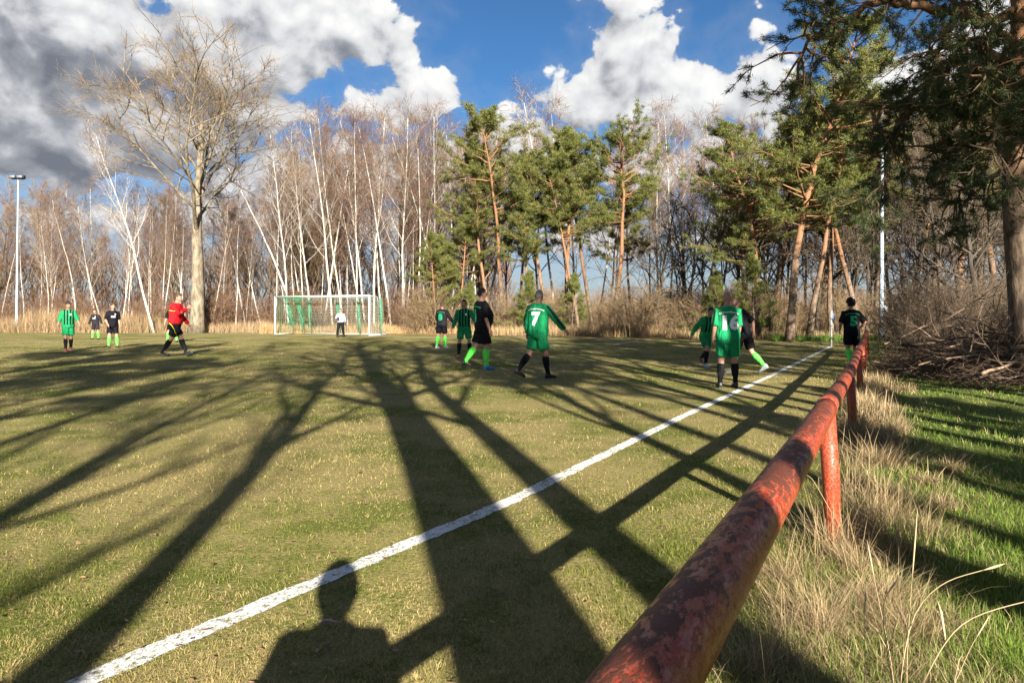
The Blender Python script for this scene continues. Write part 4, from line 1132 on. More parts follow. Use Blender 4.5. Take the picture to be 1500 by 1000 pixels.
    def ell(c, r3, mat, n=8):
        t2 = np.linspace(0, 2 * math.pi, n, endpoint=False); p2 = np.linspace(-math.pi / 2, math.pi / 2, 6); A_, B_ = np.meshgrid(t2, p2, indexing='ij')
        v = np.stack([np.cos(B_) * np.cos(A_) * r3[0], np.cos(B_) * np.sin(A_) * r3[1], np.sin(B_) * r3[2]], 2).reshape(-1, 3) + np.asarray(c)
        i, j = np.meshgrid(np.arange(n), np.arange(5), indexing='ij'); a = (i * 6 + j).ravel(); b = (((i + 1) % n) * 6 + j).ravel()
        ext.add(place(v), np.concatenate([np.stack([a, b, b + 1], 1), np.stack([a, b + 1, a + 1], 1)]), None, mat)
    for s in (-1, 1):
        ell((s * 0.031, 0.081, 0.002), (0.013, 0.008, 0.007), 1); ell((s * 0.032, 0.087, 0.020), (0.018, 0.006, 0.004), 3)
        ell((s * 0.077, -0.005, -0.010), (0.010, 0.022, 0.032), 0)
    ell((0, 0.096, -0.066), (0.024, 0.005, 0.006), 2)
    for key, (A, E, W, dh, sd, hx, hy) in arms.items():
        curl = 0.35 if S['aR'][2] < 60 or key == 'aL' else 0.7
        palm_n = hy if np.dot(hy, M @ np.array([-sd, 0.2, 0])) > 0 else -hy
        for q in range(4):
            b0 = W + dh * 0.078 + hx * (q - 1.5) * 0.019; L = (0.066, 0.075, 0.071, 0.056)[q]
            m1 = b0 + (dh * math.cos(curl * 0.5) + palm_n * math.sin(curl * 0.5)) * L * 0.55
            m2 = m1 + (dh * math.cos(curl * 1.6) + palm_n * math.sin(curl * 1.6)) * L * 0.5
            tube(ext, [b0 - dh * 0.02, m1, m2], [0.0098, 0.0092, 0.007], 6)
        fw = hx if np.dot(hx, M @ fwd) > 0 else -hx
        b0 = W + dh * 0.03 + fw * 0.026; m1 = b0 + (dh * 0.7 + fw * 0.7) * 0.034; m2 = m1 + (dh * 0.95 + palm_n * 0.3) * 0.030
        tube(ext, [b0 - fw * 0.012, m1, m2], [0.0125, 0.0105, 0.008], 6)
    # -- shirt
    sh = MB()
    hem = [(-0.055, 0.180, 0.128, 0.0), (0.02, 0.182, 0.128, 0.0)] + [(0.12, 0.172, 0.122, 0.008), (0.26, 0.176, 0.122, 0.012), (0.40, 0.190, 0.124, 0.01), (0.475, 0.190, 0.106, -0.004), (0.53, 0.135, 0.085, -0.01), (0.562, 0.077, 0.072, -0.004)]
    if S['trousers'] or S.get('tuck'): hem = hem[1:]
    loft(sh, torso(0.008, 0, hem), 20)
    for key, (A, E, W, dh, sd, hx, hy) in arms.items():
        ff = fwd + np.array([0.01, 0, 0.02]); inner = up((sd * 0.09, 0, 0.47))
        if S['sleeve'] == 'short': P_, r_ = [inner, A, A * 0.5 + E * 0.5, A * 0.08 + E * 0.92], [0.075, 0.072, 0.067, 0.070]
        elif S['sleeve'] == 'half': P_, r_ = [inner, A, A * 0.5 + E * 0.5, E, E * 0.75 + W * 0.25], [0.075, 0.072, 0.064, 0.058, 0.058]
        else: P_, r_ = [inner, A, A * 0.5 + E * 0.5, E, E * 0.5 + W * 0.5, W * 0.97 + E * 0.03], [0.075, 0.072, 0.063, 0.054, 0.048, 0.040]
        chain(sh, P_, r_, ff)
    so = remeshed('shirt', sh, S['shirt'], root, 0.0125, 3)
    # -- shorts or trousers
    st = MB()
    loft(st, [(up((0, 0.0, 0.10)), ex * 0.158 * g, ey * 0.112 * g), (up((0, S['belly'] * 0.3, 0.03)), ex * 0.172 * g, ey * 0.124 * g), (pel + [0, -0.012, -0.05], np.array([0.178 * g, 0, 0]), np.array([0, 0.128 * g, 0])), (pel + [0, -0.012, -0.11], np.array([0.15 * g, 0, 0]), np.array([0, 0.11 * g, 0]))], 18)
    for key in ('R', 'L'):
        h, kn, an, pt = J[key]; e = kn * 0.80 + h * 0.20 if not S['trousers'] else an
        pts = [h + [0, 0, 0.02], h * 0.6 + e * 0.4, e] if not S['trousers'] else [h + [0, 0, 0.02], h * 0.5 + kn * 0.5, kn, kn * 0.5 + an * 0.5, an + [0, 0, 0.01]]
        rr = [0.094 * g, 0.096 * g, 0.094 * g] if not S['trousers'] else [0.10 * g, 0.092, 0.074, 0.068, 0.058]
        chain(st, pts, rr, fwd + np.array([0.01, 0, 0.02]), 1.0, 14)
    po = remeshed('trousers' if S['trousers'] else 'shorts', st, S['shorts'], root, 0.0125, 3)
    # -- socks and boots
    for n_, key in enumerate(('R', 'L')):
        h, kn, an, pt = J[key]; q = lambda t: kn * (1 - t) + an * t + np.array([0, -0.012 * math.sin(t * math.pi), 0])
        if not S['trousers']:
            mb = MB(); chain(mb, [q(0.13), q(0.16), q(0.34), q(0.55), q(0.75), q(0.95), q(1.05)], [0.058 * g, 0.062 * g, 0.066 * g, 0.058 * g, 0.047, 0.043, 0.042], fwd + np.array([0.01, 0, 0.02]), 1.0, 16)
            mb.build('sock', S['sock'], root)
        d = np.array([0, math.cos(pt), math.sin(pt)]); u = np.array([0, -math.sin(pt), math.cos(pt)]); x = np.array([1.0, 0, 0])
        b0 = an - u * 0.085
        mb = MB()
        rings = [(-0.068, 0.040, 0.026, 0.030), (-0.060, 0.055, 0.036, 0.052), (-0.03, 0.062, 0.040, 0.058), (0.02, 0.058, 0.041, 0.054), (0.07, 0.043, 0.045, 0.040), (0.12, 0.035, 0.048, 0.032), (0.165, 0.030, 0.042, 0.027), (0.195, 0.026, 0.024, 0.020)]
        loft(mb, [(b0 + d * y + u * z, x * a, u * c) for y, z, a, c in rings], 14)
        bt = mb.build('boot', BOOT[S['boots'][n_]], root)
        mb = MB(); loft(mb, [(b0 + d * y + u * 0.006, x * a * 1.03, u * 0.009) for y, z, a, c in rings], 14); mb.build('sole', SOLE_W if S['boots'][n_] in ('red', 'silver') else SOLE, bt)
    # -- hair
    hs = S['hairstyle']
    if hs != 'none':
        grow, line, nz = {'short': (1.075, 0.030, 0.010), 'crop': (1.03, 0.030, 0.003), 'thick': (1.14, 0.015, 0.018), 'curly': (1.30, 0.0, 0.035), 'cap': (1.09, 0.030, 0.0), 'hood': (1.48, -0.2, 0.004)}[hs]
        rg = np.random.default_rng(int(px)); keep = (hz_ > line + 0.02 * front * 2) | ((dy < -0.15) & (hz_ > -0.045)) | ((np.abs(dx) > 0.75) & (dy < 0.25) & (hz_ > 0.0))
        keep &= ~((dy > 0.45) & (hz_ < 0.055))
        if hs == 'hood': keep = dy < 0.75
        kk = keep.reshape(-1); hv = HV * np.where(kk, grow, 0.97)[:, None]; hv = hv + rg.normal(0, nz * 0.5, hv.shape) * kk[:, None]
        fm = kk[HF].sum(1) >= 2
        mb = MB(); mb.add(place(hv), HF[fm]); mb.build('hood' if hs == 'hood' else 'hair', S['hair'], root)
    if S['gloves']:
        for key, (A, E, W, dh, sd, hx, hy) in arms.items():
            mb = MB(); _, a_, b_ = frame(dh, np.array([sd * 0.9, 0.25, 0.1]))
            loft(mb, [(W - dh * 0.03, a_ * 0.038, b_ * 0.034), (W + dh * 0.02, a_ * 0.048, b_ * 0.034), (W + dh * 0.09, a_ * 0.056, b_ * 0.036), (W + dh * 0.17, a_ * 0.050, b_ * 0.034), (W + dh * 0.20, a_ * 0.03, b_ * 0.02)], 12)
            mb.build('glove', GLOVE, root)
    PENDING.append((root, bo, ext, so, po, S, dict(up=up, M=M, arms=arms, k=k)))
    return root

PL = 'footballers on the pitch'
STR = dict(shirt=F_STRIPE, shorts=F_SHORTS, sock=F_SOCK)
BLK = dict(shirt=F_BLACK, shorts=F_BLACK, sock=F_NEON)
person('person', 'player in green and black striped shirt walking at the far left', 100, 514, 442, 212, dict(STR, R=(10, -1, 6), L=(-8, -1, 12), sleeve='half', aR=(-4, 16, 14, 0.1), aL=(10, 22, 22, 0.1), head=(38, 0), boots=('red', 'red'), hair=HAIR_D, hairstyle='thick', skin=SKIN2, twist=-4))
person('person', 'small far player in charcoal kit with pale socks facing the camera', 140, 497, 453, 182, dict(BLK, shirt=F_CHAR, shorts=F_CHAR, sleeve='long', R=(2, 7, 2), L=(2, 7, 2), aR=(0, 22, 10, 0), aL=(0, 22, 10, 0), hair=HAIR_B, chest=True))
person('person', 'player in black shirt with green socks between referee and striped player', 165, 509, 444.5, 218, dict(BLK, R=(10, 5, 4), L=(6, 6, 6), aR=(12, 14, 40, 0.5), aL=(0, 8, 12, 0), head=(14, 0), hair=HAIR_B, chest=True))
person('person', 'referee in red shirt and black shorts raising a hand to his mouth', 256, 522, 429.5, 270, dict(shirt=F_RED, shorts=F_BLACK, sock=F_SOCK, sleeve='long', tuck=True, lean=6, R=(30, 2, 8), L=(-20, 2, 12), aR=(48, 8, 88, 0.15), aL=(16, 12, 24, 0.0), head=(0, 4), girth=1.12, belly=0.03, hair=HAIR_B, ref=True), 'footballers on the pitch')
person('person', 'player in dark shirt hidden behind the referee', 252.5, 501, 446, 190, dict(BLK, R=(4, 10, 4), L=(4, 10, 4), aR=(0, 16, 8, 0), aL=(0, 12, 8, 0), hair=HAIR_B))
person('person', 'goalkeeper in light grey shirt and black trousers standing in the goal', 499, 494, 452, 182, dict(shirt=F_GREY, shorts=F_SOCK, sleeve='long', trousers=True, R=(6, 9, 8), L=(6, 9, 8), aR=(28, 14, 78, 0.75), aL=(10, 20, 30, 0.2), girth=1.1, hair=HAIR_D, gloves=True))
person('person', 'player in black shirt with a green number eight on his back', 647, 510, 442.5, -22, dict(BLK, shirt=F_CHAR, sleeve='long', R=(6, 4, 4), L=(-6, 5, 6), aR=(18, 26, 22, 0.0), aL=(14, 12, 34, 0.5), head=(-8, 0), girth=1.08, hair=HAIR_B, hairstyle='short', number=('8', PRINT_G), name=PRINT_G, boots=('silver', 'silver')))
person('person', 'striped player with orange boots beside the tall man in black', 680, 523.5, 438.5, 176, dict(STR, R=(3, 7, 4), L=(5, 9, 4), sleeve='long', aR=(10, 18, 22, 0.1), aL=(12, 32, 42, -0.25), head=(-32, 0), hair=HAIR_B, boots=('orange', 'orange'), badge=True))
person('person', 'tall heavy player in black with neon socks looking to the right', 707, 541.5, 422, -64, dict(BLK, lean=-3, R=(6, 2, 6), L=(-16, 2, 20), aR=(-2, 7, 16, 0.1), aL=(6, 8, 20, 0.2), head=(-14, 0), girth=1.14, belly=0.055, hair=HAIR_D, boots=('blue', 'black'), number=('1', PRINT_G), name=PRINT_G))
person('person', 'player in green long-sleeved shirt with white number seven', 788, 554, 424, -58, dict(shirt=F_GREEN, shorts=F_SHORTS, sock=F_SOCK, sleeve='long', lean=3, twist=30, R=(15, 1, 6), L=(-17, 2, 22), aR=(10, 38, 14, 0.0), aL=(6, 14, 26, 0.0), head=(-4, 0), girth=1.08, hair=HAIR_G, hairstyle='crop', boots=('black', 'brown'), number=('7', PRINT_W), name=PRINT_W, sleeve_stripe=True, skin=SKIN2))
person('person', 'striped player in mid stride left of the player numbered sixteen', 1034, 536, 449.5, 196, dict(STR, lean=18, R=(38, 4, 46), L=(-14, 6, 46), sleeve='long', aR=(-6, 36, 30, 0.0), aL=(20, 14, 60, 0.3), head=(0, 0), hair=HAIR_D, hairstyle='cap', boots=('silver', 'black')))
person('person', 'bald player in plain green shirt with white number sixteen', 1066.5, 567.5, 427, -4, dict(shirt=F_GREEN, shorts=F_SHORTS, sock=F_SOCK, lean=4, R=(2, 4, 3), L=(1, 5, 2), aR=(14, 8, 26, 0.2), aL=(0, 10, 22, 0.2), head=(0, 6), girth=1.08, hair=HAIR_S, hairstyle='crop', number=('16', PRINT_W), name=PRINT_W, sleeve_stripe=True))
person('person', 'player in black with neon socks half hidden behind number sixteen', 1090, 547, 436, 40, dict(BLK, lean=16, R=(-16, 4, 30), L=(20, 4, 14), aR=(-26, 26, 50, 0.0), aL=(20, 12, 60, 0.4), head=(6, 0), hair=HAIR_S, hairstyle='crop', boots=('silver', 'silver')))
person('person', 'player in black with a green number five jogging towards the corner flag', 1248, 537.5, 438, -6, dict(BLK, lean=5, R=(8, 3, 10), L=(-4, 4, 26), aR=(-18, 26, 78, 0.25), aL=(-10, 22, 62, 0.35), hair=HAIR_D, hairstyle='curly', number=('5', PRINT_G), name=PRINT_G))
# the photographer leans on the railing behind the camera: his shadow lies on the touchline
pg = person('person', 'photographer in a dark coat leaning on the railing behind the camera', 700, 900, 312, 8, dict(shirt=F_COAT, shorts=F_COAT, sleeve='long', trousers=True, lean=6, R=(0, 5, 0), L=(0, 5, 0), aR=(26, 11, 24, 0.1), aL=(26, 11, 24, 0.1), girth=1.06, hair=F_COAT, hairstyle='hood'), None, Yfix=2.95)
pg.location = (-0.10, -0.42, float(ground_z(-0.10, -0.42)))

def print_on(target, bvh, mesh_pts, faces, mat, name, parent, origin, right, upv, direction, off=0.004):
    """lays a flat print on the cloth: every point is cast onto the shirt"""
    V = []
    for (x, y) in mesh_pts:
        o = Vector(origin) + Vector(right) * x + Vector(upv) * y - Vector(direction) * 0.5
        h, n, _, _ = bvh.ray_cast(o, Vector(direction), 1.0)
        V.append((h - Vector(direction) * off) if h is not None else (o + Vector(direction) * 0.42))
    if not faces: return
    mb = MB(); mb.add(np.array([tuple(v) for v in V]), faces); return mb.build(name, mat, parent)
def text_pts(txt, size, bold=0.02):
    c = bpy.data.curves.new('t', 'FONT'); c.body = txt; c.size = size; c.align_x = 'CENTER'; c.offset = bold; c.resolution_u = 2
    o = bpy.data.objects.new('t', c); COL.objects.link(o)
    dg = bpy.context.evaluated_depsgraph_get(); me = bpy.data.meshes.new_from_object(o.evaluated_get(dg))
    bpy.data.objects.remove(o); bpy.data.curves.remove(c)
    me.calc_loop_triangles()
    pts = [(v.co.x, v.co.y) for v in me.vertices]; tris = [tuple(t.vertices) for t in me.loop_triangles]
    bpy.data.meshes.remove(me)
    # split long triangles so that the print follows the cloth
    for _ in range(2):
        cache = {}; nt = []
        def midp(a, b):
            kx = (min(a, b), max(a, b))
            if kx not in cache: cache[kx] = len(pts); pts.append(((pts[a][0] + pts[b][0]) / 2, (pts[a][1] + pts[b][1]) / 2))
            return cache[kx]
        for a, b, c2 in tris:
            ab, bc, ca = midp(a, b), midp(b, c2), midp(c2, a); nt += [(a, ab, ca), (ab, b, bc), (ca, bc, c2), (ab, bc, ca)]
        tris = nt
    return pts, tris
def grid_pts(x0, x1, y0, y1, nx=4, ny=12):
    p = [(x0 + (x1 - x0) * i / nx, y0 + (y1 - y0) * j / ny) for i in range(nx + 1) for j in range(ny + 1)]; n = ny + 1; f = []
    for i in range(nx):
        for j in range(ny): a = i * n + j; f += [(a, a + n, a + n + 1), (a, a + n + 1, a + 1)]
    return p, f
def finish_people():
    texts = {}
    for rec in PENDING:
        S = rec[5]
        if 'number' in S: texts[S['number'][0]] = text_pts(S['number'][0], 0.34, 0.018)
    if any('name' in r[5] for r in PENDING): nm = text_pts('SV Fremdiswalde', 0.050, 0.0012)
    bpy.context.view_layer.update(); dg = bpy.context.evaluated_depsgraph_get()
    done = []
    for rec in PENDING:
        for o in (rec[1], rec[3], rec[4]): done.append((o, bpy.data.meshes.new_from_object(o.evaluated_get(dg))))
    for o, me in done:
        old = o.data; mats = [m for m in old.materials]; o.modifiers.clear(); o.data = me
        me.materials.clear()
        for m in mats: me.materials.append(m)
    for root, bo, ext, so, po, S, I in PENDING:
        # head and hands join the body mesh
        me = bo.data; n = len(me.vertices); v = np.empty(n * 3, np.float32); me.vertices.foreach_get('co', v)
        me.calc_loop_triangles(); t = np.empty(len(me.loop_triangles) * 3, np.int32); me.loop_triangles.foreach_get('vertices', t)
        mb = MB(); mb.add(v.reshape(-1, 3), t.reshape(-1, 3)); ev, ef, ec, em = ext.arrays()
        mb.V.append(ev); mb.F.append(ef + mb.n); mb.C.append(ec); mb.M.append(em); mb.n += len(ev)
        new = mb.mesh('body', [m for m in me.materials]); bo.data = new; bpy.data.meshes.remove(me)
        for cloth in (so, po):                     # folds in the cloth
            cm = cloth.data; nv = len(cm.vertices); cv = np.empty(nv * 3, np.float32); cm.vertices.foreach_get('co', cv); cv = cv.reshape(-1, 3)
            nn = np.empty(nv * 3, np.float32); cm.vertices.foreach_get('normal', nn); nn = nn.reshape(-1, 3)
            sd0 = float(root.location.x)
            q = cv[:, 2] * 7 + 2.6 * np.abs(cv[:, 0]) * 7 + sd0
            fold = VN.fbm(q, np.arctan2(cv[:, 1], cv[:, 0]) * 1.6 + 40 + sd0, 3) - 0.5
            fold2 = VN.fbm(cv[:, 0] * 15 + 60, cv[:, 2] * 4 + cv[:, 1] * 9 + sd0, 2) - 0.5
            cv = cv + nn * (fold * 0.030 + fold2 * 0.020 + 0.011)[:, None]
            cm.vertices.foreach_set('co', cv.astype(np.float32).ravel()); cm.update()
        sm = so.data; bvh = BVHTree.FromPolygons([x.co.copy() for x in sm.vertices], [tuple(p.vertices) for p in sm.polygons])
        up, M, arms = I['up'], I['M'], I['arms']
        X, Yv, Z = M @ np.array([1.0, 0, 0]), M @ np.array([0, 1.0, 0]), M @ np.array([0, 0, 1.0])
        if 'number' in S:
            pts, tr = texts[S['number'][0]]; print_on(so, bvh, pts, tr, S['number'][1], 'shirt_number', so, up((0, 0, 0.150)), X, Z, Yv)
            pts, tr = nm; arc = []
            for x, y in pts:
                a = x / 0.42; rr = 0.42 + y; arc.append((math.sin(a) * rr, math.cos(a) * rr - 0.42))
            print_on(so, bvh, arc, tr, S['name'], 'club_name', so, up((0, 0, 0.445)), X, Z, Yv)
        if S.get('chest'):
            p, f = grid_pts(-0.075, 0.075, 0, 0.05, 6, 3); print_on(so, bvh, p, f, PRINT_W, 'chest_print', so, up((0, 0, 0.30)), -X, Z, -Yv)
            p, f = grid_pts(0.05, 0.09, 0, 0.045, 3, 3); print_on(so, bvh, p, f, PRINT_W, 'badge', so, up((0, 0, 0.40)), -X, Z, -Yv)
        if S.get('badge') or S['shirt'] is F_STRIPE:
            p, f = grid_pts(0.055, 0.10, 0, 0.06, 3, 3); print_on(so, bvh, p, f, PRINT_W, 'badge', so, up((0, 0, 0.37)), -X, Z, -Yv)
        if S.get('ref'):
            for sd in (-1, 1):
                p, f = grid_pts(-0.11, 0.11, -0.007, 0.007, 10, 1); print_on(so, bvh, p, f, TRIM_Y, 'yellow_piping', so, up((0, 0, 0.36)), Yv, Z, -X * sd)
            pm = po.data; bv2 = BVHTree.FromPolygons([x.co.copy() for x in pm.vertices], [tuple(q.vertices) for q in pm.polygons])
            for sd in (-1, 1):
                p = []; f = []
                for j in range(15):
                    a = j / 14; yy = -0.09 + 0.25 * a ** 1.0; zz = 0.02 - 0.36 * a ** 2.1
                    p += [(yy, zz - 0.012), (yy, zz + 0.012)]
                    if j: q = 2 * j; f += [(q - 2, q, q + 1), (q - 2, q + 1, q - 1)]
                print_on(po, bv2, p, f, TRIM_Y, 'yellow_piping', po, up((0, 0, -0.0)), np.array([0, 1.0, 0]), np.array([0, 0, 1.0]), -np.array([1.0, 0, 0]) * sd, 0.004)
        if S.get('sleeve_stripe'):
            for key in ('aR', 'aL'):
                A, E, W, dh, sd, hx, hy = arms[key]
                for (a, b) in ((A, E),) + (((E, W),) if S['sleeve'] == 'long' else ()):
                    d = b - a; L = np.linalg.norm(d); d = d / L; out = M @ np.array([sd * 0.75, -0.65, 0.0]); out = out - d * np.dot(out, d); out /= np.linalg.norm(out)
                    w = np.cross(d, out); p, f = grid_pts(-0.021, 0.021, -0.02 if a is A else 0.0, L * (0.9 if a is A and S['sleeve'] != 'long' else 1.0), 3, 14)
                    V = []
                    for (x, y) in p:
                        o_ = Vector(a + d * y + w * x + out * 0.16); h, n_, _, _ = bvh.ray_cast(o_, Vector(-out), 0.3)
                        V.append(tuple((h + Vector(out) * 0.003) if h is not None else Vector(a + d * y + w * x)))
                    mb = MB(); mb.add(np.array(V), f); mb.build('sleeve_stripe', TRIM_B, so)
finish_people()
# ------------------------------------------------------------------ grass, dry grass, leaves
def blades(mb, rng, P, h, w, lean, col, segs=2, az=None):
    """thin curved blades; lean 0 upright .. 1 lying"""
    N = len(P); az = rng.uniform(0, 6.283, N) if az is None else az
    d = np.stack([np.cos(az), np.sin(az), np.zeros(N)], 1); fa = az + math.pi / 2 + rng.normal(0, 0.5, N)
    s = np.stack([np.cos(fa), np.sin(fa), np.zeros(N)], 1)
    lean = np.asarray(lean); up = np.array([0, 0, 1.0])
    rows = [P - s * w[:, None], P + s * w[:, None]]
    for k in range(1, segs):
        t = k / segs; a = lean * (0.35 + 0.5 * t) * 1.35
        c = P + (d * np.sin(a)[:, None] + up * np.cos(a)[:, None]) * (h * t)[:, None]
        rows += [c - s * (w * (1 - 0.45 * t))[:, None], c + s * (w * (1 - 0.45 * t))[:, None]]
    a = np.minimum(lean * 1.45, 1.62)
    if segs > 1:
        t = (segs - 1) / segs; a0 = lean * (0.35 + 0.5 * t) * 1.35
        c = P + (d * np.sin(a0)[:, None] + up * np.cos(a0)[:, None]) * (h * t)[:, None]
        tip = c + (d * np.sin(a)[:, None] + up * np.cos(a)[:, None]) * (h / segs)[:, None]
    else: tip = P + (d * np.sin(a * 0.7)[:, None] + up * np.cos(a * 0.7)[:, None]) * h[:, None]
    rows.append(tip); m = len(rows)
    v = np.stack(rows, 1).reshape(-1, 3); loc = []
    for k in range(segs - 1): b = 2 * k; loc += [(b, b + 1, b + 3), (b, b + 3, b + 2)]
    b = 2 * (segs - 1); loc.append((b, b + 1, b + 2)); loc = np.array(loc)
    f = (np.arange(N) * m)[:, None, None] + loc[None]
    mb.add(v, f.reshape(-1, 3), np.repeat(col, m, axis=0))
def mixc(a, b, t): return np.asarray(a)[None] * (1 - t[:, None]) + np.asarray(b)[None] * t[:, None]
def screen_points(rng, n, x0, x1, y0, y1):
    x = rng.uniform(x0, x1, n); y = rng.uniform(y0, y1, n)
    Y = CAM_H * FOC / (y - HOR); return (x - 750) / FOC * Y, Y
def touch_dist(x, y):
    tx = np.interp(y, touch_pts[:, 1], touch_pts[:, 0])
    sl = np.gradient(touch_pts[:, 0], touch_pts[:, 1]); k = np.interp(y, touch_pts[:, 1], sl)
    return np.abs(x - tx) / np.sqrt(1 + k * k)
def pitch_grass():
    rng = np.random.default_rng(51)
    # enough turf for a step to either side; density follows what a viewer on the verge can resolve
    X1, Y1 = screen_points(rng, 330000, -300, 1800, 540, 1110); X2, Y2 = screen_points(rng, 60000, -100, 1600, 498, 560)
    X = np.concatenate([X1, X2]); Y = np.concatenate([Y1, Y2])
    s = rail_side(X, Y); keep = s < 0.15; X, Y, s = X[keep], Y[keep], s[keep]; N = len(X)
    P = np.stack([X, Y, ground_z(X, Y) - 0.003], 1)
    patch = VN.fbm(X * 0.7 + 3, Y * 0.7 + 8, 4) + 0.55 * (VN.fbm(X * 7, Y * 7, 2) - 0.5)
    edge = sstep(s, -2.0, -0.3)                               # greener, mossier between line and railing
    pg = np.clip(0.29 + (patch - 0.5) * 3.4 + edge * 0.30, 0.08, 0.93)
    green = rng.random(N) < pg
    t = rng.random(N)
    cg = mixc((0.070, 0.090, 0.013), (0.185, 0.200, 0.038), t); cs = mixc((0.19, 0.145, 0.055), (0.49, 0.395, 0.17), t)
    col = np.where(green[:, None], cg, cs)
    td = touch_dist(X, Y); on = (td < 0.066 + rng.normal(0, 0.006, N)) & (rng.random(N) < 0.80)
    col[on] = mixc((0.50, 0.50, 0.485), (0.66, 0.66, 0.65), rng.random(int(on.sum())))
    clump = VN.fbm(X * 13 + 2, Y * 13 + 7, 2)
    h = rng.uniform(0.010, 0.034, N) * (0.35 + 1.5 * clump ** 1.5) * np.where(green, 1.0, 1.25) * (1 + 0.6 * edge) * np.where(on, 0.45, 1)
    w = np.maximum(0.0009, Y * 0.00034) * rng.uniform(0.7, 1.3, N)
    lean = np.clip(np.where(green, rng.normal(0.62, 0.25, N), rng.normal(0.95, 0.2, N)), 0.05, 1.12)
    mb = MB(); near = Y < 6.0
    blades(mb, rng, P[near], h[near], w[near], lean[near], col[near], 2)
    blades(mb, rng, P[~near], h[~near] * 1.15, w[~near] * 1.15, lean[~near] * 0.9, col[~near], 1)
    o = mb.build('pitch_grass', blade_mat, smooth=False, color=True); tag(o, 'short patchy grass of the football pitch', 'grass', kind='stuff')
pitch_grass()
def verge_grass():
    rng = np.random.default_rng(52)
    X, Y = screen_points(rng, 150000, 850, 2150, 500, 1150)
    s = rail_side(X, Y); keep = (s > -0.1) & (Y < 24); X, Y, s = X[keep], Y[keep], s[keep]; N = len(X)
    tuft = VN.fbm(X * 2.6 + 9, Y * 2.6 + 2, 3)
    P = np.stack([X, Y, ground_z(X, Y) - 0.005], 1)
    dryp = np.clip(0.54 - 0.36 * sstep(s, 0.3, 1.2), 0, 1) * np.clip(0.4 + (VN.fbm(X * 1.3, Y * 1.3) - 0.4) * 3, 0.15, 1.4)
    dry = rng.random(N) < dryp; t = rng.random(N)
    col = np.where(dry[:, None], mixc((0.24, 0.18, 0.08), (0.52, 0.42, 0.23), t), mixc((0.060, 0.105, 0.012), (0.19, 0.27, 0.045), t))
    h = rng.uniform(0.03, 0.085, N) * (0.55 + 1.1 * tuft); h = np.where(dry, h * 1.2, h)
    w = np.maximum(0.0014, Y * 0.00042) * rng.uniform(0.7, 1.3, N)
    mb = MB(); blades(mb, rng, P, h, w, np.clip(rng.normal(0.5, 0.25, N) + dry * 0.3, 0.05, 1.1), col, 2)
    o = mb.build('verge_grass', blade_mat, smooth=False, color=True); tag(o, 'lush green grass on the verge right of the railing', 'grass', kind='stuff')
verge_grass()
def dry_tussocks():
    rng = np.random.default_rng(53); mb = MB()
    spots = []
    for k in range(34):
        Y = 1.6 + 13.5 * (k + rng.random()) / 34 * (0.4 + 0.6 * k / 34) * 1.15; s = abs(rng.normal(0.30, 0.26)) + 0.03
        spots.append((RAIL_X0 + RAIL_K * Y + s * RAIL_N, Y, rng.uniform(0.6, 1.15)))
    for (px, py, sz) in ((1150, 850, 1.1), (1200, 930, 1.25), (1120, 985, 1.2), (1255, 900, 0.9), (1235, 800, 1.0), (1285, 690, 1.3), (1270, 620, 1.25), (1285, 570, 1.2), (1300, 640, 0.9), (1330, 950, 0.8), (1310, 770, 0.9), (1360, 720, 0.6), (1400, 690, 0.5)):
        g0 = gnd(px, py); spots.append((g0.x, g0.y, sz))
    for (x, y, sz) in spots:
        n = int(430 * sz + 120); a = rng.uniform(0, 6.283, n); r = np.abs(rng.normal(0, 0.13 * sz, n))
        bx, by = x + np.cos(a) * r, y + np.sin(a) * r
        P = np.stack([bx, by, ground_z(bx, by) - 0.01], 1); t = rng.random(n)
        h = rng.uniform(0.07, 0.27, n) * sz * np.where(rng.random(n) < 0.06, 1.7, 1); main = rng.uniform(0, 6.283)
        az = np.where(rng.random(n) < 0.45, main + rng.normal(0, 0.7, n), a + rng.normal(0, 0.5, n))
        col = mixc((0.13, 0.088, 0.045), (0.46, 0.35, 0.195), t ** 1.3)
        blades(mb, rng, P, h, np.maximum(0.0007, y * 0.00032) * rng.uniform(0.6, 1.3, n), np.clip(rng.normal(0.84, 0.30, n), 0.1, 1.2), col, 3, az)
    # tall straw hugging the posts and the railing
    for k in range(28):
        Y = rng.uniform(3.6, 13.5); s = abs(rng.normal(0.16, 0.14)) + 0.02
        if k < 22: Y = (4.2, 8.0, 11.9)[k % 3] + rng.normal(0.15, 0.35)
        x = RAIL_X0 + RAIL_K * Y + s * RAIL_N; n = 150; a = rng.uniform(0, 6.283, n); r = np.abs(rng.normal(0, 0.10, n))
        bx, by = x + np.cos(a) * r, Y + np.sin(a) * r; P = np.stack([bx, by, ground_z(bx, by) - 0.01], 1)
        blades(mb, rng, P, rng.uniform(0.12, 0.46, n), np.maximum(0.0008, Y * 0.00032) * rng.uniform(0.6, 1.3, n), np.clip(rng.normal(0.60, 0.30, n), 0.03, 1.15), mixc((0.17, 0.12, 0.06), (0.50, 0.38, 0.21), rng.random(n)), 3)
    o = mb.build('dry_grass', dry_mat, smooth=False, color=True); tag(o, 'matted straw coloured dead grass along the foot of the railing', 'dry grass', kind='stuff')
dry_tussocks()
straw = plain('straw_stalk', (0.40, 0.30, 0.175), 0.7, 0.3, 0.3, 20.0)
